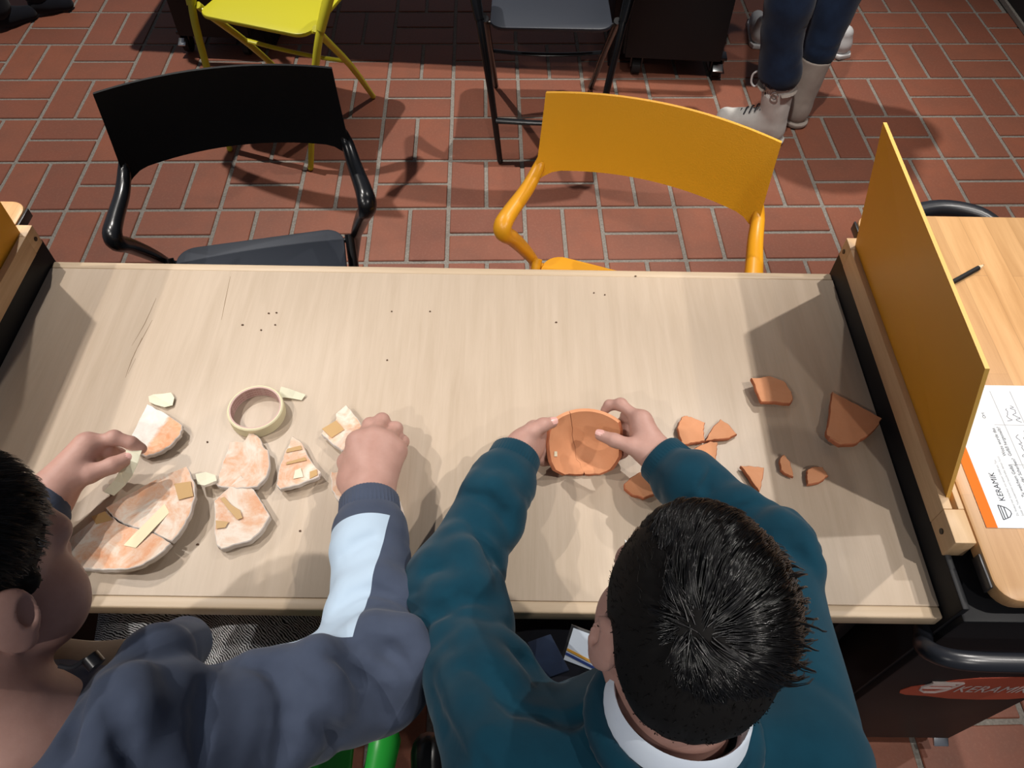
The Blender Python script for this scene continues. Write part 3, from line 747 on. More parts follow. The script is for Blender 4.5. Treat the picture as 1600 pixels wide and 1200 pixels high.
def tab(*kv): return lambda w: D(float(np.interp(w, [k for k, v in kv], [v for k, v in kv])))
crack = tab((0, 118), (.12, 122), (.25, 110), (.36, 118), (.5, 112), (.62, 108), (.74, 112), (.86, 109), (1, 111))
crack2 = lambda w: crack(w)+D(.8)
bowl_piece(0, 0, 40, tab((0, -90), (.05, -88), (.09, -44), (.15, -26), (.25, -13), (.36, -9), (.5, -5), (.62, 0), (.74, 8), (.84, 20), (.93, 34), (1, 45)), crack)
bowl_piece(0, 0, 34, crack2, tab((0, 269.3), (.05, 267), (.09, 228), (.15, 209), (.25, 197), (.36, 193), (.5, 195), (.62, 193), (.74, 186), (.84, 172), (.93, 153), (1, 138)))
aa = D(160); dr = Vector((math.cos(aa), math.sin(aa), 0)); ta = Vector((-math.sin(aa), math.cos(aa), 0)); tp = (dr*.0054+Vector((0, 0, .010))).normalized(); nn = ta.cross(tp).normalized(); nn = nn if nn.dot(dr) < 0 else -nn
cc = Vector((cxb, cyb, .7075+.0228))+dr*.0472+nn*.0009; b = MB()
vs = [cc+ta*(.0052*x)+tp*(.0056*y)+nn*(h-.0003*(x*x)) for h in (0, .0006) for x, y in ((-1, -.15), (.1, -1), (1, .15), (-.1, 1))]
b.add(vs, [(0, 1, 2, 3), (4, 5, 6, 7), (0, 1, 5, 4), (1, 2, 6, 5), (2, 3, 7, 6), (3, 0, 4, 7)]); b.build('tape_strip', M_tape2, t, smooth=False)

# masking tape roll with its loose end, scraps of tape and paper
tc = at(401, 642, .712); tr = thing('masking_tape_roll', 'roll of cream masking tape with pinkish cardboard core', 'tape', (tc.x, tc.y, TZ), None)
b = MB(); n = 56; prof = [(.0385, .0005), (.0415, .0005), (.0432, .0018), (.0432, .0205), (.0415, .0220), (.0398, .0220), (.0398, .0005)]
vs = [(tc.x+r*math.cos(2*math.pi*k/n), tc.y+r*math.sin(2*math.pi*k/n), TZ+h) for k in range(n) for r, h in prof[:-1]]; m = 6
b.add(vs, [(k*m+j, ((k+1) % n)*m+j, ((k+1) % n)*m+(j+1) % m, k*m+(j+1) % m) for k in range(n) for j in range(m)]); b.build('tape_wound', M_tape, tr)
b = MB(); prof = [(.0376, .0008), (.0397, .0008), (.0397, .0217), (.0376, .0217)]; m = 4
vs = [(tc.x+r*math.cos(2*math.pi*k/n), tc.y+r*math.sin(2*math.pi*k/n), TZ+h) for k in range(n) for r, h in prof]
b.add(vs, [(k*m+j, ((k+1) % n)*m+j, ((k+1) % n)*m+(j+1) % m, k*m+(j+1) % m) for k in range(n) for j in range(m)])
core = b.build('cardboard_core', M_core, tr)
b = MB()
for h in (.006, .0115, .017):
    for k in range(n):
        if k % 7 == 6: continue
        a, a2 = 2*math.pi*k/n, 2*math.pi*(k+.8)/n; r = .0374
        b.add([(tc.x+r*math.cos(q), tc.y+r*math.sin(q), TZ+hh) for q, hh in ((a, h-.0006), (a2, h-.0006), (a2, h+.0006), (a, h+.0006))], [(0, 1, 2, 3)])
b.build('core_print', M_core_line, core, smooth=False)
b = MB(); ed = [at(436, 612, TZ+.010), at(447, 614, TZ+.009), at(459, 617, TZ+.006), at(474, 621, TZ+.003)]
vs = []
for i, p in enumerate(ed):
    w = .0075-.0008*i; vs += [(p.x+.003, p.y+w, p.z+.004-.001*i), (p.x-.002, p.y-w, p.z-.004+.0012*i)]
vs2 = [(x, y, zz-.0007) for x, y, zz in vs]; k = len(vs)
b.add(vs+vs2, [(2*i, 2*i+1, 2*i+3, 2*i+2) for i in range(3)]+[(k+2*i, k+2*i+2, k+2*i+3, k+2*i+1) for i in range(3)]+[(2*i, 2*i+2, k+2*i+2, k+2*i) for i in range(3)]+[(2*i+1, k+2*i+1, k+2*i+3, 2*i+3) for i in range(3)]+[(6, 7, k+7, k+6)])
b.build('loose_end', M_tape2, tr, smooth=False)
def scrap(label, px, z, m, name='tape_scrap', cat='tape', curl=.0015):
    o = patch(px, z, m, name, None, None, .0006, curl); return tag(o, label, cat)
scrap('crumpled cream tape scrap above the half orange shard', [(233, 621), (240, 617), (255, 616), (268, 615), (273, 622), (270, 634), (258, 638), (243, 633), (234, 629)], TZ+.003, M_tape2)
scrap('torn white scrap on the table just above the black-haired head', [(1040, 811), (1049, 807), (1052, 813), (1043, 819)], TZ+.001, M_scrap, 'paper_scrap', 'scrap', .0005)
scrap('thin white sliver on the table left of the black-haired head', [(976, 843), (980, 846), (982, 860), (978, 859)], TZ+.001, M_scrap, 'paper_scrap', 'scrap', .0005)
M_crumb = mat('clay_crumb', (.10, .06, .04, 1), .9, .1)
for x, y in ((612, 487), (672, 487), (869, 504), (605, 563), (420, 490), (432, 489), (408, 516), (379, 508), (430, 508), (993, 432), (928, 458), (945, 461), (309, 851), (469, 830), (324, 691), (1072, 790)):
    b = MB(); p = at(x, y, TZ); b.ball((p.x, p.y, TZ+.0008), (.0020*random.uniform(.7, 1.2), .0017, .0012), n=4, m=6)
    tag(b.build('clay_crumb', M_crumb), 'tiny dark clay crumb lying on the pale table', 'crumb', 'clay crumbs on the table')

# worksheet, pencil on the right cart
WZ = .785
p0 = at(1541, 825, WZ); pf = at(1575, 603, WZ); px0, py0 = p0.x, p0.y; ph = pf.y-py0
t = thing('worksheet', 'printed worksheet with orange header and handwriting on the wooden cart top', 'paper', (px0, py0, WZ))
b = MB(); b.box((px0+.150, py0+ph/2, WZ+.0006), (.300, ph, .0008)); b.build('sheet', M_paper, t, smooth=False)
b = MB(); b.box((px0+.0075, py0+ph/2, WZ+.00115), (.015, ph, .0003)); b.build('header_band', M_orange, t, smooth=False)
RZ = Matrix.Rotation(math.pi/2, 4, 'Z')
def wr(body, dx, dy, size, m, name='lettering', sx=1.0): return text(name, body, size, m, t, Matrix.Translation((px0+dx, py0+dy, WZ+.0011)) @ RZ, .00008, 0, sx)
wr('KERAMIK', .040, .040, .0115, M_ink, sx=.95)
wr('Du findest hier Scherben von einem Gefäß aus Ton.', .050, .018, .0042, M_fine)
wr('Setze die Teile zusammen und beschreibe deinen Fund.', .057, .018, .0042, M_fine)
for body, dx, dy in (('Zu welchem Gefäß', .070, .046), ('gehörte der Scherben?', .078, .046), ('Wozu wurde das', .068, .112), ('Gefäß hergestellt?', .076, .112), ('Nr.', .074, .016), ('Ort', .062, .176)):
    wr(body, dx, dy, .0068, M_ink)
b = MB(); lg = lambda pts, r=.0005: b.tube([(px0+x, py0+y, WZ+.0013) for x, y in pts], r, 5)
lg([(.027, .012), (.027, .034)]); lg([(.030, .014), (.030, .032)]); lg([(.027, .012), (.031, .0135), (.037, .016), (.041, .021), (.041, .025), (.037, .030), (.031, .0325), (.027, .034)]); lg([(.034, .0155), (.034, .0305)])
b.build('bowl_logo', M_ink, t)
b = MB()
for dx in (.085, .115, .145, .175, .205, .235, .265): b.box((px0+dx, py0+ph/2+.004, WZ+.00115), (.0006, ph-.03, .0002))
for dy in (.034, .098, .165): b.box((px0+.17, py0+dy, WZ+.00115), (.20, .0006, .0002))
b.build('table_rule', M_fine, t, smooth=False)
b = MB(); rr = random.Random(3)
for row, (dx, y0, y1) in enumerate(((.095, .105, .150), (.095, .172, .196), (.108, .104, .155), (.108, .170, .200), (.124, .040, .090), (.124, .104, .150), (.138, .170, .2))):
    y = y0; pts = []
    while y < y1:
        pts.append((px0+dx+rr.uniform(-.0045, .0045), py0+y, WZ+.0012)); y += rr.uniform(.0015, .0032)
    b.tube(pts, .00045, 4, sub=3)
b.build('handwriting', M_pen, t)
pa, pb = at(1490, 440, WZ+.0045), at(1537, 414, WZ+.0045); u = (pb-pa); u.normalize(); pa = pa-u*.03
t = thing('pencil', 'short black pencil lying on the wooden cart top beside the divider', 'pencil', (pa.x, pa.y, WZ))
b = MB(); b.tube([pa, pb-u*.014], .0045, 6); b.build('barrel', M_black, t, smooth=False)
b = MB(); b.tube([pb-u*.014, pb-u*.002], [.0043, .0014], 8); b.build('sharpened_wood', mat('pale_pencil_wood', (.74, .58, .38, 1), .6), t)
b = MB(); b.tube([pb-u*.002, pb+u*.001], [.0013, .0003], 6); b.build('lead', M_ink, t)

# ------------------------------------------------------------------ people
def skin_mat(name, c1, c2):
    m = mat(name, c1, .52, .35); t = NT(m); gp = t.add('NewGeometry')
    n1 = t.noise(gp.outputs['Position'], 30, 4, .6); n2 = t.noise(gp.outputs['Position'], 420, 3, .6)
    t.color(t.ramp(n1, [(.32, c1), (.68, c2)])); t.bump(n2, .12, .0006)
    m.node_tree.nodes['Principled BSDF'].inputs['Subsurface Weight'].default_value = .06
    m.node_tree.nodes['Principled BSDF'].inputs['Subsurface Radius'].default_value = (.012, .005, .003)
    return m
def cloth_mat(name, col, dark, rough=.9, fuzz=.12):
    m = mat(name, col, rough, .15, 0, Sheen_Weight=.12, Sheen_Roughness=.5); t = NT(m); gp = t.add('NewGeometry')
    n1 = t.noise(gp.outputs['Position'], 22, 4, .6); n2 = t.noise(gp.outputs['Position'], 900, 3, .7)
    t.color(t.ramp(n1, [(.3, dark), (.7, col)])); t.bump(n2, fuzz, .0006); return m
M_skin = skin_mat('skin', (.435, .245, .200, 1), (.50, .295, .245, 1))
M_nail = mat('fingernail', (.66, .37, .33, 1), .3, .5)
M_eye = mat('eye_white', (.75, .72, .68, 1), .2)
M_teal = cloth_mat('teal_fleece', (.0022, .040, .068, 1), (.0016, .031, .054, 1))
M_navy = cloth_mat('grey_blue_fleece', (.060, .077, .122, 1), (.048, .062, .100, 1))
M_pale = cloth_mat('pale_blue_fleece', (.52, .60, .68, 1), (.47, .55, .63, 1))
M_collar = cloth_mat('white_cotton', (.72, .80, .90, 1), (.66, .74, .86, 1))
M_khaki = cloth_mat('khaki_cotton', (.36, .29, .20, 1), (.28, .22, .15, 1))
M_denim = cloth_mat('dark_denim', (.010, .021, .050, 1), (.006, .012, .030, 1), .85)
M_darkcl = cloth_mat('dark_cloth', (.008, .009, .014, 1), (.005, .006, .01, 1))
M_boot = cloth_mat('beige_suede', (.62, .60, .57, 1), (.52, .50, .47, 1), .8, .05)
M_boot2 = cloth_mat('brown_grey_suede', (.36, .31, .27, 1), (.30, .25, .22, 1), .8, .05)
M_lace = mat('dark_lace', (.03, .03, .035, 1), .8)
M_loop = mat('white_pull_loop', (.7, .7, .7, 1), .7)
M_shoe = mat('white_sneaker', (.62, .62, .62, 1), .6)
M_hair = mat('black_hair', (.0042, .0038, .0040, 1), .27, .7)
t = NT(M_hair); t.b.inputs['Anisotropic'].default_value = .5
M_fade = mat('clipped_black_hair', (.008, .007, .0065, 1), .7, .2)
m = mat('scribble_print_trousers', (.02, .02, .022, 1), .85, .2); t = NT(m); M_scrib = m
wv = t.add('TexWave', wave_type='RINGS', rings_direction='SPHERICAL'); wv.inputs['Scale'].default_value = 105; wv.inputs['Distortion'].default_value = 7; wv.inputs['Detail'].default_value = 3; wv.inputs['Detail Scale'].default_value = .8
va = t.add('VectorMath', operation='ADD'); gp = t.add('NewGeometry'); va.inputs[1].default_value = (.62, -.10, -.5)
t.link(gp.outputs['Position'], va.inputs[0]); t.link(va.outputs[0], wv.inputs['Vector'])
nz = t.noise(gp.outputs['Position'], 130, 3, .7)
t.color(t.ramp(t.math('ADD', wv.outputs['Fac'], t.math('MULTIPLY', t.math('SUBTRACT', nz, .5), .9)), [(.40, (.016, .016, .018, 1)), (.55, (.42, .43, .45, 1)), (.70, (.60, .61, .63, 1))]))

def frame(U, F):
    U = A3(U)/np.linalg.norm(U); F = A3(F); F = F-(F@U)*U; F /= np.linalg.norm(F)
    return np.stack([np.cross(F, U), F, U], 1)       # columns: right, forward, up
def head_prims(c, R, k=.01, s=1.0):
    c = A3(c); T = lambda x, y, z: c+R@(A3((x, y, z))*s)
    def rot(ax, a):
        a = math.radians(a); ca, sa = math.cos(a), math.sin(a)
        return R@A3({'z': [[ca, -sa, 0], [sa, ca, 0], [0, 0, 1]], 'x': [[1, 0, 0], [0, ca, -sa], [0, sa, ca]]}[ax])
    P = [p_ell(T(0, -.008, .022), A3((.074, .092, .086))*s, R, .01), p_ell(T(0, .032, -.045), A3((.057, .056, .076))*s, R, .03)]
    for x in (-1, 1):
        P += [p_ell(T(.036*x, .052, -.047), A3((.031, .030, .031))*s, R, .025), p_ell(T(.045*x, .012, -.070), A3((.020, .034, .026))*s, R, .03)]
    P += [p_ell(T(0, .066, -.100), A3((.024, .020, .018))*s, R, .025), p_cone(T(-.042, .072, .012), T(.042, .072, .012), .014*s, .014*s, .02)]
    for x in (-1, 1): P += [p_ell(T(.031*x, .098, -.012), A3((.017, .016, .011))*s, R, .016, 's'), p_ell(T(.031*x, .076, -.014), A3((.014, .013, .012))*s, R, .004)]
    P += [p_cone(T(0, .084, -.004), T(0, .103, -.042), .0085*s, .0105*s, .012), p_ell(T(0, .100, -.044), A3((.012, .012, .009))*s, R, .006)]
    for x in (-1, 1): P += [p_ell(T(.011*x, .093, -.045), A3((.008, .010, .0075))*s, R, .006)]
    P += [p_ell(T(0, .084, -.069), A3((.021, .010, .0055))*s, R, .006), p_ell(T(0, .082, -.079), A3((.018, .011, .006))*s, R, .005)]
    for x in (-1, 1):
        Re = rot('z', -24*x)
        P += [p_ell(T(.081*x, -.012, -.018), A3((.0085, .021, .032))*s, Re, .007), p_ell(T(.079*x, -.004, -.046), A3((.007, .010, .010))*s, Re, .008),
              p_ell(T(.088*x, -.004, -.012), A3((.0060, .0085, .015))*s, Re, .004, 's')]
    return P
FR, TR = (.0088, .0084, .0078, .0068), (.0125, .0108, .0098, .0082)
def hand_prims(w, fingers, thumb, r=1.0, pw=1.1):
    """w: wrist; fingers: four lists of four joints (knuckle .. tip); thumb: four joints"""
    P = []; mc = [f[0] for f in fingers]
    for q in mc: P.append(p_cone(w, q, .0165*r*pw, .0115*r*(.5+.5*pw), .016))
    P.append(p_cone(mc[0], mc[3], .0108*r, .0098*r, .012)); P.append(p_cone(thumb[0], mc[0], .012*r, .010*r, .014))
    for i, f in enumerate(fingers):
        q = r*(1, 1.02, .97, .86)[i]
        for a in range(3): P.append(p_cone(f[a], f[a+1], FR[a]*q*(1.07 if a else 1), FR[a+1]*q, .0035 if a else .008))
        P.append(p_ell(f[1], [FR[1]*q*1.12]*3, None, .004))
    P.append(p_cone(w, thumb[0], .0165*r*pw, .0145*r, .014))
    for a in range(3): P.append(p_cone(thumb[a], thumb[a+1], TR[a]*r, TR[a+1]*r, .005 if a else .012))
    return P
def J(*pts): return [A3(at(x, y, z)) for x, y, z in pts]
def nail(tip, prev, nrm, r, parent, name='thumbnail'):
    """a thin curved plate on the back of the last joint"""
    d = A3(tip)-A3(prev); d /= np.linalg.norm(d); n = A3(nrm); n = n-(n@d)*d; n /= np.linalg.norm(n); s = np.cross(d, n)
    c = A3(tip)+n*r*.80-d*.001; b = MB(); vs = []
    for i in range(5):
        for k in range(5):
            a = (k/4-.5)*2; l = (i/4-.5)*2
            vs.append(c+s*a*r*.72*(1-.15*abs(l)**3)+d*l*r*.85*(1-.10*a*a)+n*r*(.26-.30*a*a-.08*max(l, 0)))
    b.add(vs, [(i*5+k, i*5+k+1, i*5+k+6, i*5+k+5) for i in range(4) for k in range(4)]); return b.build(name, M_nail, parent)

def ribbed_cuff(name, a, b_, r0, r1, m, parent, n=96):
    b = MB(); a, b_ = Vector(a), Vector(b_)
    pts = [a+(b_-a)*q for q in (0, .06, .3, .6, .92, 1.0)]
    b.tube(pts, [r0*.93, r0, r0*1.02, r1*1.03, r1*1.0, r1*.90], n, ribs=.012, cap=False); return b.build(name, m, parent)

def hair_mesh(name, V, c, R, count, parent, m, flow, length, lift, keep, rad=.0007, seed=1, curl=.0, seg=7, e=(.0755, .0920, .0850), c0=(0, -.009, .024), clump=9, spread=.0030, twist=.16):
    """tapered strands rooted on the points V of a hair cap, in locks of a few strands that draw together at the tip"""
    g = np.random.default_rng(seed); L = (V-c)@R
    ok = keep(L); L = L[ok]; ng = max(1, count//clump); count = ng*clump; L = L[g.integers(0, len(L), ng)]+g.normal(0, .0012, (ng, 3))
    e, c0 = A3(e), A3(c0); nrm = (L-c0)/e**2; nrm /= np.linalg.norm(nrm, axis=1)[:, None]
    d = flow(L); d = d-(d*nrm).sum(1)[:, None]*nrm; d /= np.linalg.norm(d, axis=1)[:, None]+1e-9
    side = np.cross(nrm, d); ln = length(L)*g.uniform(.7, 1.15, ng); lf = lift(L)*g.uniform(.4, 1.5, ng)
    tw = g.normal(0, twist, ng); P = L-nrm*.002; pts = [P.copy()]; dirs = d+nrm*(lf[:, None]+.12)+side*tw[:, None]
    dirs /= np.linalg.norm(dirs, axis=1)[:, None]
    for i in range(seg):
        P = P+dirs*(ln/seg)[:, None]; pts.append(P.copy())
        nn = (P-c0)/e**2; nn /= np.linalg.norm(nn, axis=1)[:, None]
        fl = flow(P); fl = fl-(fl*nn).sum(1)[:, None]*nn; fl /= np.linalg.norm(fl, axis=1)[:, None]+1e-9
        rr = np.sqrt((((P-c0)/e)**2).sum(1)); rad_ = np.where(rr < 1.03, (1.04-rr)*6, (1.07-rr)*3*(lf < .25))
        dirs = dirs*.6+fl*.4+nn*(rad_+lf*.12)[:, None]+side*(tw*.15)[:, None]+g.normal(0, .03+curl, P.shape); dirs /= np.linalg.norm(dirs, axis=1)[:, None]
    pts = np.repeat(np.stack(pts, 0), clump, 1); tt = np.linspace(0, 1, seg+1)[:, None, None]
    o3 = g.normal(0, spread, (count, 3)); nr = np.repeat(nrm, clump, 0); o3 = o3-(o3*nr).sum(1)[:, None]*nr*.8
    pts = list(pts+o3[None]*(1-.72*tt)+g.normal(0, .0004, (1, count, 3))*tt)
    pts = np.stack(pts, 1); n = seg+1
    wr = rad*np.linspace(1.15, .25, n)[None, :, None]*g.uniform(.7, 1.4, count)[:, None, None]
    nn = (pts-c0)/e**2; nn /= np.linalg.norm(nn, axis=2)[:, :, None]
    tg = np.gradient(pts, axis=1); sd = np.cross(nn, tg); sd /= np.linalg.norm(sd, axis=2)[:, :, None]+1e-9
    A, B, D_ = pts+sd*wr, pts+nn*wr*.8, pts-sd*wr
    X = np.stack([A, B, D_], 2).reshape(-1, 3)@R.T+c-np.array(wloc(parent))
    i0 = (np.arange(count)*n*3)[:, None, None]+(np.arange(seg)*3)[None, :, None]
    q = []
    for k in range(3):
        k2 = (k+1) % 3; q.append(np.stack([i0[..., 0]+k, i0[..., 0]+k2, i0[..., 0]+3+k2, i0[..., 0]+3+k], -1).reshape(-1, 4))
    Q = np.concatenate(q); me = bpy.data.meshes.new(name); nq = len(Q)
    me.vertices.add(len(X)); me.vertices.foreach_set('co', X.ravel()); me.loops.add(nq*4); me.loops.foreach_set('vertex_index', Q.ravel().astype(np.int32))
    me.polygons.add(nq); me.polygons.foreach_set('loop_start', np.arange(0, nq*4, 4, dtype=np.int32)); me.polygons.foreach_set('loop_total', np.full(nq, 4, dtype=np.int32))
    me.materials.append(m); me.update(calc_edges=True); me.polygons.foreach_set('use_smooth', [True]*nq)
    o = bpy.data.objects.new(name, me); C.objects.link(o); o.parent = parent; return o

def shoe_prims(heel, toe, k=.02):
    h, t = A3(heel), A3(toe); d = t-h
    return [p_cone(h+d*.18+A3((0, 0, .040)), h+d*.45+A3((0, 0, .038)), .036, .036, k), p_cone(h+d*.45+A3((0, 0, .036)), h+d*.84+A3((0, 0, .024)), .036, .030, k),
            p_cone(h+d*.2+A3((0, 0, .05)), h+d*.2+A3((0, 0, .085)), .034, .032, k), p_plane((0, 0, -1), (h[0], h[1], 0.004), .004)]

# ---------------- the child in the teal sweatshirt
T2 = thing('person', 'seated black-haired child in a teal sweatshirt and white collar holding a half bowl', 'person', (.15, .19, 0))
Hc2 = A3(at(1072, 972, 1.030)); R2 = frame((.12, .38, .92), (-.10, .92, -.36))
shL, shR = A3((.005, .150, .885)), A3((.300, .165, .885)); elL, elR = A3(at(702, 925, .775)), A3(at(1200, 868, .775))
wrL, wrR = A3(at(806, 712, .766)), A3(at(1032, 716, .770))
nb2 = A3((.156, .192, .943))
LH = [J((836, 673, .770), (851, 674, .750), (863, 679, .730), (873, 685, .716)), J((836, 684, .764), (848, 690, .742), (861, 696, .724), (872, 700, .713)),
      J((834, 696, .756), (846, 704, .736), (857, 710, .721), (868, 713, .712)), J((829, 708, .748), (840, 717, .731), (849, 721, .719), (858, 722, .712))]
LT = J((816, 690, .775), (830, 674, .788), (848, 664, .790), (863, 660, .787))
RH = [J((1002, 657, .786), (970, 632, .782), (952, 633, .772), (945, 641, .764)), J((1004, 668, .778), (980, 650, .762), (972, 661, .744), (966, 670, .732)),
      J((1003, 682, .768), (982, 672, .748), (974, 684, .732), (966, 692, .724)), J((1000, 696, .757), (984, 695, .738), (974, 708, .722), (963, 716, .714))]
RT = J((1008, 704, .775), (986, 697, .781), (960, 688, .780), (938, 680, .774))
P = head_prims(Hc2, R2, s=.94)
P += [p_cone(nb2, Hc2+R2@A3((0, -.035, -.055)), .052, .050, .02), p_cone(nb2-A3((0, 0, .02)), (.15, .16, .80), .055, .095, .03), p_cone((.15, .16, .80), (.15, .20, .54), .09, .085, .04)]
for sh, el, w in ((shL, elL, wrL), (shR, elR, wrR)): P += [p_cone(nb2-A3((0, 0, .05)), sh-A3((0, 0, .012)), .040, .032, .03), p_cone(sh-A3((0, 0, .012)), el, .032, .032, .015), p_cone(el, w, .033, .0205, .01)]
P += hand_prims(wrL, LH, LT)+hand_prims(wrR, RH, RT)
for x in (.075, .225): P += [p_cone((.15+(x-.15)*.8, .20, .53), (x+(x-.15)*.25, .52, .53), .065, .05, .03), p_cone((x+(x-.15)*.25, .52, .53), (x+(x-.15)*.25, .50, .10), .045, .032, .02)]
sdf_obj('body', P, .0025, M_skin, T2)
nail(LT[3], LT[2], (0.0, -.25, .97), .0082, T2); nail(RT[3], RT[2], (-.1, .1, .98), .0082, T2)
for x in (-1, 1):
    b = MB(); b.ball(Hc2+R2@(A3((.031*x, .0775, -.014))*.94), .0111); b.build('eye', M_eye, T2)
# hair
hp = [p_ell(Hc2+R2@A3((0, -.009, .024)), (.0755, .0920, .0850), R2, .01), p_ell(Hc2+R2@A3((0, -.045, -.02)), (.060, .048, .056), R2, .03),
      p_disp(lambda Q: -.0011*np.abs(np.sin(160*((Q-Hc2)@R2)[:, 0]+2*wob(Q, 40)))),
      p_plane(R2@A3((0, .62, -.78)), Hc2+R2@A3((0, .0, -.022)), .004)]
hair2, HV = sdf_obj('hair', hp, .003, M_fade, T2)
Wh = A3((-.034, -.072, .070))
def flow2(L):
    d = L-Wh; r = np.linalg.norm(d, axis=1)[:, None]; d = d/(r+.004)
    q = np.clip((L[:, 2]-.03)/.04, 0, 1)*np.clip((L[:, 1]+.055)/.03, 0, 1); d[:, 0] += 1.0*q; d[:, 1] += .45*q
    sw = np.cross(np.broadcast_to(Wh/np.linalg.norm(Wh), L.shape), d); return d+.45*sw*np.exp(-r/.03)
fade = lambda L: np.clip((L[:, 2]-.018-.45*np.maximum(-L[:, 0]-.015, 0))/.04, 0, 1)*np.clip((L[:, 0]+.050)/.022, .0, 1)*np.clip((L[:, 1]+.105)/.03, 0, 1)
hair_mesh('strands', HV, Hc2, R2, 14000, hair2, M_hair, flow2, lambda L: .008+.044*fade(L)+.010*np.clip(L[:, 0]/.06, 0, 1)*fade(L), lambda L: .03+.07*fade(L)+.07*np.clip((L[:, 0]-.035)/.04, 0, 1)*fade(L), lambda L: (L[:, 2] > -.03) & (fade(L) > .05), .0008, 5)
hair_mesh('clipped_strands', HV, Hc2, R2, 6000, hair2, M_fade, flow2, lambda L: .006+0*L[:, 0], lambda L: .05+0*L[:, 0], lambda L: fade(L) < .5, .0005, 6, seg=3, clump=1)
hair_mesh('spiky_locks', HV, Hc2, R2, 420, hair2, M_hair, lambda L: flow2(L)+A3((.8, -.15, 0)), lambda L: .050+0*L[:, 0], lambda L: .80+0*L[:, 0], lambda L: (L[:, 0] > .040) & (L[:, 2] > .020) & (L[:, 1] < .01), .0007, 8, curl=.04, clump=4, spread=.0016)
# sweatshirt
P = [p_cone((.095, .165, .80), (.085, .185, .56), .085, .100, .02), p_cone((.205, .165, .80), (.215, .185, .56), .085, .100, .06), p_cone((.15, .15, .84), (.15, .16, .70), .100, .105, .08),
     p_cone(shL+A3((.02, -.01, 0)), shR+A3((-.02, -.01, 0)), .058, .058, .05), p_cone(nb2-A3((0, .03, .055)), nb2+A3((0, -.025, -.01)), .085, .068, .05)]
for sh, el, w in ((shL, elL, wrL), (shR, elR, wrR)):
    d = (w-el)/np.linalg.norm(w-el)
    P += [p_cone(sh, el, .060, .056, .04), p_cone(el, w-d*.045, .056, .042, .035), p_cone(w-d*.075, w-d*.052, .047, .046, .012), p_cone(w-d*.05, w-d*.012, .036, .035, .006)]
P += [folds(elL, (elL-wrL), .075, .034, .0034, 1), folds((elL+wrL)/2, (elL-wrL), .06, .045, .0040, 2), folds((shL+elL)/2, (shL-elL)+A3((.05, 0, 0)), .07, .050, .0032, 3), folds(wrL+(elL-wrL)*.28, elL-wrL, .035, .030, .0045, 4),
      folds(elR, (elR-wrR), .075, .034, .0034, 5), folds((elR+wrR)/2, (elR-wrR), .06, .045, .0040, 6), folds((shR+elR)/2, (shR-elR), .07, .050, .0032, 7), folds(wrR+(elR-wrR)*.28, elR-wrR, .035, .028, .0050, 8),
      folds((.06, .13, .86), (.8, .5, .3), .07, .045, .0045, 9), folds((.25, .13, .86), (.8, -.5, .3), .07, .045, .0045, 10), p_disp(lambda Q: .0016*wob(Q, 26, 2))]
P += [p_cone(nb2+A3((-.003, -.012, .0)), nb2+A3((.010, .03, .14)), .062, .075, .01, 's')]
for el, w in ((elL, wrL), (elR, wrR)):
    d = (w-el)/np.linalg.norm(w-el); P += [p_cone(w-d*.03, w+d*.08, .0265, .030, .004, 's')]
for q, dp, w, rg, rs in (([(728, 769), (763, 777), (788, 803), (796, 830)], .007, .008, .006, 1), ([(668, 892), (707, 886), (746, 912), (762, 938)], .007, .009, .006, 1), ([(660, 985), (690, 950), (722, 936), (748, 940)], .007, .009, .006, 1),
        ([(735, 823), (757, 866), (768, 912)], .005, .008, .004, -1), ([(770, 1092), (802, 1107), (850, 1117), (897, 1124), (940, 1120)], .0022, .0065, 0, 1), ([(770, 1092), (753, 1130), (750, 1160), (757, 1196)], .0022, .0065, 0, 1),
        ([(785, 1014), (820, 1036), (830, 1068)], .006, .009, .005, 1), ([(700, 1010), (730, 1050), (770, 1080)], .005, .010, .005, 1), ([(680, 1080), (700, 1130), (730, 1180)], .005, .010, .005, 1), ([(1120, 806), (1150, 800), (1182, 786)], .005, .007, .004, 1), ([(1190, 836), (1225, 838), (1250, 846)], .005, .007, .004, 1),
        ([(1222, 853), (1250, 866), (1268, 886)], .006, .008, .005, 1), ([(1060, 768), (1085, 750), (1100, 728)], .006, .007, .005, 1), ([(1075, 790), (1100, 762), (1112, 735)], .005, .007, .004, 1)):
    P = P+crease(P, q, dp, w, rg, .016, rs)
sw2, _ = sdf_obj('sweatshirt', P, .0040, M_teal, T2)
for el, w in ((elL, wrL), (elR, wrR)):
    d = (w-el)/np.linalg.norm(w-el); ribbed_cuff('cuff', w-d*.056, w+d*.006, .0385, .0365, M_teal, sw2)
def neck_ring(name, c, ax, r, tube, m, parent, a0=0, a1=360, ribs=0, flat=1.0, seg=10, sy=1.0):
    R = frame(ax, (0, 1, 0) if abs(A3(ax)[1]) < .9 else (0, 0, 1)); b = MB(); n = 72; pts = []
    for i in range(n+1):
        a = math.radians(a0+(a1-a0)*i/n); pts.append(A3(c)+R@A3((r*math.cos(a), sy*r*math.sin(a), 0)))
    b.tube(pts, [tube*(1+(ribs if i % 2 else 0)) for i in range(n+1)], seg, flat=flat, up=R[:, 2]); return b.build(name, m, parent)
axn = A3((.10, .34, .93))
neck_ring('neckband', nb2+A3((.002, -.012, .012)), axn, .072, .0125, M_teal, sw2, ribs=.05, sy=1.0)
b = MB(); Rn = frame(axn, (0, 1, 0)); n = 60; vs = []
for i in range(n+1):
    a = math.radians(108+ (432-108)*i/n)
    for r, h in ((.0585, .016), (.060, .040), (.0625, .045), (.066, .040), (.0685, .020)):
        vs.append(nb2+A3((.002, -.010, .0))+Rn@A3((r*math.cos(a), r*math.sin(a), h)))
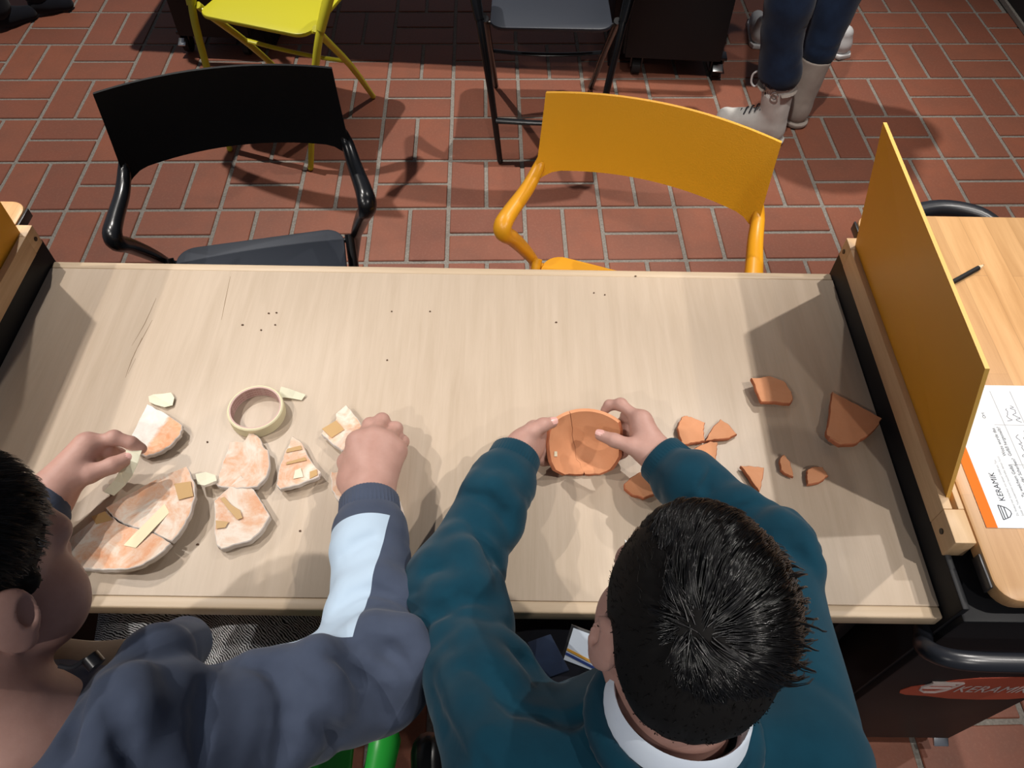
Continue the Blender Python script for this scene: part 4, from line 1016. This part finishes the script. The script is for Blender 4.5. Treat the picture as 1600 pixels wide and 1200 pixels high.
b.add(vs, [(i*5+j, i*5+j+1, i*5+j+6, i*5+j+5) for i in range(n) for j in range(4)]); b.build('shirt_collar', M_collar, T2)
# trousers, shoes
P = [p_cone((.10, .20, .535), (.056, .50, .535), .078, .066, .03), p_cone((.20, .20, .535), (.244, .50, .535), .078, .066, .04), p_ell((.15, .19, .54), (.15, .11, .085), None, .04)]
for x in (.056, .244): P += [p_cone((x, .51, .53), (x, .49, .11), .060, .048, .02)]
sdf_obj('trousers', P, .007, M_darkcl, T2)
for x in (.056, .244): sdf_obj('shoe', shoe_prims((x, .44, 0), (x, .67, 0)), .006, M_darkcl, T2)
# card and strap on the chest
t = thing('name_card', 'white card with dark rim hanging before the chest of the teal-clad child', 'card', at(925, 1020, .76))
cc = at(922, 1018, .765); Mc = Matrix.Translation(cc) @ Matrix.Rotation(-.35, 4, 'Z') @ Matrix.Rotation(.55, 4, 'X')
b = MB(); b.box((0, 0, 0), (.062, .046, .0012), mtx=Mc); b.build('holder', M_plate, t, smooth=False)
b = MB(); b.box((0, 0, 0), (.055, .040, .0006), mtx=Mc @ Matrix.Translation((0, 0, .0012))); b.build('card', M_collar, t, smooth=False)
for i, (col, nm) in enumerate((((.75, .38, .05, 1), 'orange_stripe'), ((.03, .06, .25, 1), 'blue_stripe'))):
    b = MB(); b.box((0, 0, 0), (.055, .003, .0003), mtx=Mc @ Matrix.Translation((0, -.010-.005*i, .0018)) @ Matrix.Rotation(-.12, 4, 'Z')); b.build(nm, mat(nm, col), t, smooth=False)
b = MB(); s0, s1 = at(845, 1005, .78), at(868, 1048, .83); b.box((0, 0, 0), (.030, .062, .003), bev=.001, mtx=Matrix.Translation((s0+s1)/2) @ Matrix.Rotation(.35, 4, 'Z') @ Matrix.Rotation(-.5, 4, 'X'))
b.build('denim_tab', M_denim, T2)

# ---------------- the child in the grey-blue hoodie
T1 = thing('person', 'seated child in a grey-blue hoodie with a pale sleeve panel, sorting plate shards', 'person', (-.45, .17, 0))
Hc1 = A3(at(-75, 892, 1.045)); R1 = frame((.05, .50, .85), (.33, .80, -.48))
nb1 = A3((-.455, .165, .935)); sL1, sR1 = A3((-.600, .160, .890)), A3((-.315, .165, .890))
eR1, wR1 = A3(at(586, 1050, .790)), A3(at(577, 782, .766)); eL1, wL1 = A3((-.700, .330, .790)), A3(at(72, 782, .772))
RH1 = [J((560, 692, .776), (578, 664, .764), (576, 664, .738), (567, 678, .722)), J((583, 684, .780), (597, 657, .764), (600, 660, .736), (591, 674, .720)),
       J((604, 690, .774), (618, 670, .755), (619, 676, .730), (609, 688, .716)), J((619, 705, .762), (629, 690, .744), (627, 696, .724), (618, 705, .713))]
RT1 = J((548, 752, .762), (541, 722, .752), (552, 701, .739), (566, 687, .727))
LH1 = [J((137, 695, .792), (178, 684, .792), (205, 692, .783), (221, 701, .772)), J((131, 706, .786), (168, 703, .772), (186, 710, .757), (181, 717, .745)),
       J((125, 716, .777), (158, 712, .762), (168, 721, .742), (160, 726, .734)), J((119, 727, .766), (146, 722, .750), (153, 730, .734), (146, 734, .728))]
LT1 = J((98, 752, .780), (140, 741, .779), (176, 727, .776), (203, 714, .772))
P = head_prims(Hc1, R1, s=1.03)
P += [p_ell(Hc1+R1@A3((x*.047, .047, -.055)), (.036, .034, .036), R1, .03) for x in (-1, 1)]
P += [p_cone(nb1, Hc1+R1@A3((0, -.035, -.055)), .056, .054, .02), p_cone(nb1-A3((0, 0, .02)), (-.455, .16, .80), .06, .10, .03), p_cone((-.455, .16, .80), (-.455, .19, .54), .10, .10, .04)]
for sh, el, w in ((sL1, eL1, wL1), (sR1, eR1, wR1)): P += [p_cone(nb1-A3((0, 0, .03)), sh, .048, .043, .03), p_cone(sh, el, .042, .037, .015), p_cone(el, w, .038, .0275, .01)]
P += hand_prims(wR1, RH1, RT1, 1.16, 1.35)+hand_prims(wL1, LH1, LT1, 1.14, 1.35)
for x in (-.545, -.352): P += [p_cone((-.455+(x+.455)*.8, .19, .53), (x, .47, .53), .065, .05, .03), p_cone((x, .47, .53), (x, .45, .10), .045, .032, .02)]
sdf_obj('body', P, .0025, M_skin, T1)
nail(LT1[3], LT1[2], (0.15, -.3, .94), .0092, T1)
for x in (-1, 1):
    b = MB(); b.ball(Hc1+R1@A3((.032*x, .080, -.0144)), .0120); b.build('eye', M_eye, T1)
hp = [p_ell(Hc1+R1@A3((0, -.012, .028)), (.0795, .0955, .0905), R1, .01), p_ell(Hc1+R1@A3((0, -.055, -.02)), (.066, .052, .060), R1, .03), p_cone(Hc1+R1@A3((.074, .018, .0)), Hc1+R1@A3((.073, .016, -.03)), .009, .005, .008),
      p_plane(R1@A3((0, .66, -.75)), Hc1+R1@A3((0, .0, -.024)), .006)]
hair1, HV1 = sdf_obj('hair', hp, .003, M_fade, T1)
Wh1 = A3((.01, -.055, .095))
def flow1(L):
    d = L-Wh1; r = np.linalg.norm(d, axis=1)[:, None]; return d/(r+.004)+A3((0, .35, -.25))
hair_mesh('strands', HV1, Hc1, R1, 14000, hair1, M_hair, flow1, lambda L: .009+.024*np.clip((L[:, 2]-.015)/.06, 0, 1), lambda L: .02+0*L[:, 0], lambda L: L[:, 2] > -.09, .0006, 9, e=(.0795, .0955, .0905), c0=(0, -.012, .028), clump=4, spread=.002, twist=.10)
# hoodie
P = [p_cone((-.515, .165, .80), (-.53, .185, .56), .090, .110, .02), p_cone((-.395, .165, .80), (-.38, .185, .56), .090, .110, .06), p_cone((-.455, .15, .85), (-.455, .17, .70), .100, .110, .08),
     p_cone(sL1+A3((.02, -.01, 0)), sR1+A3((-.02, -.01, 0)), .060, .060, .05)]
for sh, el, w in ((sL1, eL1, wL1), (sR1, eR1, wR1)):
    d = (w-el)/np.linalg.norm(w-el)
    P += [p_cone(sh, el, .066, .064, .04), p_cone(el, w-d*.05, .060, .046, .035), p_cone(w-d*.075, w-d*.05, .048, .047, .010), p_cone(w-d*.05, w-d*.012, .040, .039, .006)]
# the hood lies as a thick roll round the neck
hood = [(-.355, .235, .935, .028), (-.352, .185, .955, .032), (-.362, .130, .958, .036), (-.395, .085, .950, .040), (-.445, .065, .940, .042), (-.500, .075, .945, .038), (-.540, .120, .955, .034), (-.556, .180, .955, .030), (-.55, .235, .935, .026)]
for a, c in zip(hood[:-1], hood[1:]): P.append(p_cone(a[:3], c[:3], a[3], c[3], .03))
P += [p_cone((-.345, .255, .92), (-.36, .285, .84), .024, .03, .03), p_cone((-.30, .20, .925), (-.31, .12, .92), .022, .024, .03)]
P += [folds(eR1, eR1-wR1, .085, .040, .0035, 1), folds((eR1+wR1)/2, eR1-wR1, .05, .055, .0022, 2), folds((sR1+eR1)/2, (sR1-eR1)+A3((0, .06, 0)), .085, .058, .0035, 3), folds(wR1+(eR1-wR1)*.3, eR1-wR1, .03, .03, .003, 4),
      folds((-.345, .15, .92), (1, .15, .1), .08, .036, .003, 5), folds((-.30, .12, .85), (.9, -.3, .3), .08, .05, .003, 6), p_disp(lambda Q: .0018*wob(Q, 24, 5))]
P += [p_cone(nb1+A3((-.012, .004, .03)), nb1+A3((-.01, .06, .16)), .064, .085, .012, 's')]
for el, w in ((eL1, wL1), (eR1, wR1)):
    d = (w-el)/np.linalg.norm(w-el); P += [p_cone(w-d*.03, w+d*.08, .0285, .032, .004, 's')]
la, lb = A3(at(603, 812, .83)), A3(at(562, 1000, .84)); dv = (wR1-eR1)/np.linalg.norm(wR1-eR1); ln = np.linalg.norm(wR1-eR1)
en = A3((lb[1]-la[1], -(lb[0]-la[0]), 0)); en /= np.linalg.norm(en); en = en*(1 if en@(A3((-1, 0, 0))) > 0 else -1)
m = M_navy.copy(); m.name = 'grey_blue_fleece_with_pale_panel'; t = NT(m); gp = t.add('NewGeometry'); msk = None
for nn, cc in ((en, la), (dv, eR1+dv*.004), (-dv, eR1+dv*(ln-.054)), (A3((1, 0, 0)), A3((-.315, 0, 0)))):
    dp = t.add('VectorMath', operation='DOT_PRODUCT'); t.link(gp.outputs['Position'], dp.inputs[0]); dp.inputs[1].default_value = nn
    h = t.math('GREATER_THAN', dp.outputs['Value'], float(nn@cc)); msk = h if msk is None else t.math('MULTIPLY', msk, h)
old = [l.from_socket for l in t.t.links if l.to_socket == t.b.inputs['Base Color']][0]
t.color(t.mix(msk, old, (.45, .57, .70, 1)))
for q, dp, w, rg, rs in (([(136, 1054), (132, 1091), (121, 1140), (112, 1200)], .011, .009, .006, 1), ([(170, 1069), (184, 1110), (196, 1155), (207, 1200)], .010, .009, .006, 1), 
        ([(326, 1056), (312, 1074), (302, 1110), (303, 1155), (309, 1200)], .010, .009, .007, -1), ([(391, 1040), (430, 1046), (449, 1072), (453, 1112), (446, 1162), (432, 1200)], .008, .010, .009, 1), ([(459, 1044), (485, 1080), (504, 1125), (530, 1158)], .006, .010, .007, 1),
        ([(515, 1022), (564, 1054), (600, 1085), (612, 1127)], .007, .010, .007, 1), ([(560, 1010), (605, 1016), (638, 1050)], .007, .009, .006, 1), ([(530, 950), (552, 928), (585, 918), (630, 938)], .006, .007, .006, 1), ([(580, 995), (618, 1012), (640, 1037)], .006, .008, .005, 1),
        ([(535, 868), (556, 850), (580, 838)], .003, .007, .003, 1)):
    P = P+crease(P, q, dp, w, rg, .016, rs)
hd1, _ = sdf_obj('hoodie', P, .0040, m, T1)
for el, w in ((eL1, wL1), (eR1, wR1)):
    d = (w-el)/np.linalg.norm(w-el); ribbed_cuff('cuff', w-d*.058, w+d*.004, .0425, .0405, M_navy, hd1)
b = MB(); b.tube([at(92, 1040, .975), at(112, 1043, .972), at(132, 1032, .968), at(148, 1028, .964), at(150, 1040, .96), at(140, 1044, .96)], .0024, 8, sub=4); b.build('drawstring', M_lace, hd1)
b = MB(); b.tube([at(140, 1026, .972), at(152, 1040, .968)], .0085, 14); b.build('toggle', M_blackm, hd1)
b = MB(); b.tube([at(176, 1034, .93), at(210, 1030, .925), at(262, 1028, .92)], .0035, 8); b.build('zip_tape', M_lace, hd1)
b = MB(); b.box(at(188, 1042, .935), (.012, .006, .004), rot=.3, bev=.001); b.build('zip_puller', M_steel, hd1)
P = [p_cone((-.50, .215, .84), (-.50, .235, .60), .072, .085, .02), p_cone((-.40, .215, .84), (-.40, .235, .60), .072, .085, .05), p_disp(lambda Q: .003*wob(Q, 30, 1))]
sdf_obj('shirt', P, .006, M_khaki, T1)
P = [p_cone((-.50, .19, .535), (-.545, .46, .530), .086, .080, .03), p_cone((-.40, .19, .535), (-.352, .46, .530), .086, .080, .04), p_ell((-.45, .18, .54), (.16, .11, .085), None, .04), p_disp(lambda Q: .003*wob(Q, 20, 3))]
for x in (-.545, -.352): P += [p_cone((x, .47, .53), (x, .45, .11), .062, .05, .02)]
tro, _ = sdf_obj('trousers', P, .006, M_scrib, T1)
for x in (-.545, -.352): sdf_obj('shoe', shoe_prims((x, .40, 0), (x, .63, 0)), .006, M_darkcl, T1)
# strips of tape held in the left hand
th = thing('held_tape_strip', 'strip of cream tape pinched between thumb and forefinger of a hand', 'tape', at(205, 720, .75))
b = MB(); ed = [(at(199, 696, .778), at(222, 703, .776)), (at(197, 704, .783), at(219, 711, .780)), (at(194, 716, .778), at(215, 724, .773)), (at(188, 734, .760), at(207, 742, .754)), (at(178, 751, .741), at(196, 757, .733)), (at(162, 768, .728), at(178, 774, .722))]
vs = [p for e in ed for p in e]; vs2 = [p-Vector((0, .0002, .0007)) for p in vs]; k = len(vs); n = len(ed)-1
b.add(vs+vs2, [(2*i, 2*i+2, 2*i+3, 2*i+1) for i in range(n)]+[(k+2*i, k+2*i+1, k+2*i+3, k+2*i+2) for i in range(n)]+[(2*i, k+2*i, k+2*i+2, 2*i+2) for i in range(n)]+[(2*i+1, 2*i+3, k+2*i+3, k+2*i+1) for i in range(n)]+[(0, 1, k+1, k), (2*n, k+2*n, k+2*n+1, 2*n+1)])
b.build('strip', M_tape2, th, smooth=False)
chair('bright green chair under the child in the grey-blue hoodie', (M_cgreen, M_cgreen, M_cgreen), (-.416, .235, 0), math.radians(180))
chair('black chair under the child in the teal sweatshirt', BLK, (.160, .225, 0), math.radians(180))

# ---------------- adult legs at the back right, and a dark figure at the top left
def adult(label, loc, hips, knees, ankles, toes, mt, mshoe, msole, up, hair_c, boots=True, shade=.0):
    T = thing('person', label, 'person', loc)
    hc = (A3(hips[0])+A3(hips[1]))/2; u = A3(up); ch = hc+u*.30; nk = hc+u*.50; hd = hc+u*.68
    P = [p_ell(hd, (.075, .092, .112), None, .01), p_cone(nk, hd, .055, .05, .02), p_cone(hc, ch, .13, .15, .03), p_cone(ch, nk, .14, .06, .06)]
    sx = A3((.17, .04, 0))
    for s in (-1, 1): P += [p_cone(ch+u*.10+sx*s, ch+sx*s*1.35-u*.15+A3((0, .02, 0)), .052, .042, .04), p_cone(ch+sx*s*1.35-u*.15+A3((0, .02, 0)), ch+sx*s*1.1-u*.36+A3((-.08, .12, 0)), .042, .030, .02), p_ell(ch+sx*s*1.08-u*.41+A3((-.09, .14, 0)), (.035, .035, .05), None, .02)]
    for h, k, a in zip(hips, knees, ankles): P += [p_cone(h, k, .075, .05, .03), p_cone(k, a, .05, .036, .02)]
    sdf_obj('body', P, .010, M_skin, T)
    P = [p_cone(hc, ch, .15, .165, .03), p_cone(ch, nk-u*.05, .155, .075, .06)]
    for s in (-1, 1): P += [p_cone(ch+u*.10+sx*s, ch+sx*s*1.35-u*.15+A3((0, .02, 0)), .064, .056, .04), p_cone(ch+sx*s*1.35-u*.15+A3((0, .02, 0)), ch+sx*s*1.1-u*.34+A3((-.075, .11, 0)), .054, .045, .02)]
    sdf_obj('jumper', P, .012, M_darkcl, T)
    P = [p_ell(hd+A3((0, -.01, .02)), (.085, .10, .11), None, .01)]; sdf_obj('hair', P, .010, M_fade, T)
    return T
A1, A2 = A3((.925, 2.415, .10)), A3((1.035, 2.515, .10)); K1, K2 = A3((.865, 2.43, .48)), A3((1.09, 2.60, .48)); H1, H2 = A3((.86, 2.50, .90)), A3((1.04, 2.56, .90))
T3 = adult('adult in dark blue jeans and beige lace-up boots standing behind the ochre chair', (.98, 2.48, 0), (H1, H2), (K1, K2), (A1, A2), None, M_denim, M_boot, None, (0.02, .10, .98), None)
P = [p_cone((.894, 2.405, .266), (.868, 2.425, .40), .071, .064, .02), p_cone((.868, 2.425, .40), K1, .062, .070, .03), p_cone(K1, H1, .072, .092, .03), p_cone((1.055, 2.538, .272), (1.068, 2.575, .40), .062, .064, .001), p_cone((1.068, 2.575, .38), K2, .064, .070, .03), p_cone(K2, H2, .072, .092, .03), p_ell((H1+H2)/2, (.17, .13, .13), None, .05),
     folds((.885, 2.41, .25), (0, 0, 1), .07, .05, .006, 1), folds((1.06, 2.55, .26), (0, 0, 1), .07, .05, .006, 2), folds(K1, (0, 0, 1), .08, .06, .006, 4), p_disp(lambda Q: .003*wob(Q, 18, 1)),
     p_cone((.90, 2.40, .14), (.891, 2.406, .25), .050, .0595, .004, 's')]
sdf_obj('jeans', P, .006, M_denim, T3)
def boot(heel, toe, top, m, laces=True):
    h, t, tp = A3(heel), A3(toe), A3(top); d = t-h; L = np.linalg.norm(d); d /= L; s = np.cross(d, (0, 0, 1))
    an = h+d*.055+A3((0, 0, .085))
    P = [p_cone(h+d*.045+A3((0, 0, .042)), h+d*.10+A3((0, 0, .046)), .040, .042, .02), p_cone(h+d*.10+A3((0, 0, .042)), h+d*(L-.045)+A3((0, 0, .034)), .043, .038, .03), p_cone(h+d*(L*.35)+A3((0, 0, .075)), h+d*(L*.62)+A3((0, 0, .05)), .036, .034, .03),
         p_cone(an, tp, .047, .054, .03), p_plane((0, 0, -1), (h[0], h[1], .016), .004), p_plane(tp-an, tp, .002), p_cone(tp-A3((0, 0, .03)), tp+A3((0, 0, .05)), .046, .05, .002, 's'), p_disp(lambda Q: .0012*wob(Q, 45, 2))]
    o, _ = sdf_obj('boot', P, .0045, m, T3)
    P = [p_cone(h+d*.040+A3((0, 0, .02)), h+d*.12+A3((0, 0, .02)), .044, .046, .01), p_cone(h+d*.12+A3((0, 0, .02)), h+d*(L-.042)+A3((0, 0, .02)), .046, .042, .02), p_plane((0, 0, 1), (0, 0, .020), .002), p_plane((0, 0, -1), (0, 0, .001), .001)]
    sdf_obj('sole', P, .005, m, o)
    if laces:
        for i in range(5):
            q = h+d*(L*(.66-.065*i))+A3((0, 0, .083+.012*i)); b = MB(); b.tube([q+s*.026-A3((0, 0, .010)), q+A3((0, 0, .004)), q-s*.026-A3((0, 0, .010))], .0026, 6, sub=3); b.build('lace', M_lace, o)
        b = MB(); q = tp+d*.055; b.tube([q+A3((0, 0, .0)), q+d*.018+A3((0, 0, .012)), q+d*.036-A3((0, 0, .005)), q+d*.034-A3((0, 0, .035)), q+d*.018-A3((0, 0, .045)), q+d*.004-A3((0, 0, .02))], .0035, 8, sub=4); b.build('pull_loop', M_loop, o)
        b = MB(); ctr = tp-A3((0, 0, .022)); b.tube([ctr+(s*math.cos(a)+d*math.sin(a))*.0575 for a in np.linspace(-2.6, 2.6, 24)], .010, 8, flat=.35); b.build('strap', M_boot2, o)
        b = MB(); q = ctr-s*.058-d*.01; b.tube([q+A3(d)*.012*math.cos(a)+A3((0, 0, .012))*math.sin(a) for a in np.linspace(0, 6.28, 16)], .0022, 6); b.build('buckle', M_steel, o)
boot((.968, 2.368, 0), (.742, 2.500, 0), (.900, 2.401, .232), M_boot)
boot((1.055, 2.462, 0), (.985, 2.705, 0), (1.050, 2.528, .245), M_boot2, False)
for lab, h, t_ in (('white sneaker peeking out on the right behind the jeans of the adult', (1.335, 2.93, 0), (1.25, 3.17, 0)), ('white sneaker peeking out on the left behind the jeans of the adult', (1.0, 2.99, 0), (1.03, 3.24, 0))):
    t = thing('sneaker', lab, 'shoe', (h[0], h[1], 0), 'sneakers of someone hidden behind')
    sdf_obj('upper', shoe_prims(h, t_), .005, M_shoe, t)
    d = A3(t_)-A3(h); b = MB(); b.prism([(h[0]+d[0]*u-d[1]*w, h[1]+d[1]*u+d[0]*w) for u, w in ((.02, .10), (.1, .155), (.4, .16), (.75, .165), (.95, .10), (1.0, 0), (.95, -.10), (.75, -.165), (.4, -.16), (.1, -.155), (.02, -.10))], .0, .018, bev=.004); b.build('sole', M_loop, t)
B1, B2 = A3((-2.09, 3.07, .09)), A3((-1.97, 3.20, .09)); k1, k2 = B1+A3((0, .02, .40)), B2+A3((0, .02, .40)); h1, h2 = B1+A3((.02, .04, .80)), B2+A3((-.03, -.02, .80))
T4 = adult('person in black trousers and black shoes cut off at the top left corner', (-2.03, 3.12, 0), (h1, h2), (k1, k2), (B1, B2), None, M_darkcl, M_darkcl, None, (0, .05, .99), None)
sdf_obj('trousers', [p_cone(B1, k1, .060, .062, .001), p_cone(k1, h1, .065, .09, .03), p_cone(B2, k2, .060, .062, .001), p_cone(k2, h2, .065, .09, .03), p_ell((h1+h2)/2, (.16, .14, .12), None, .05)], .009, M_darkcl, T4)
sdf_obj('shoe', shoe_prims((-2.13, 3.03, 0), (-1.98, 3.03+.13, 0)), .006, M_darkcl, T4)
sdf_obj('shoe', shoe_prims((-2.00, 3.17, 0), (-1.86, 3.23, 0)), .006, M_darkcl, T4)
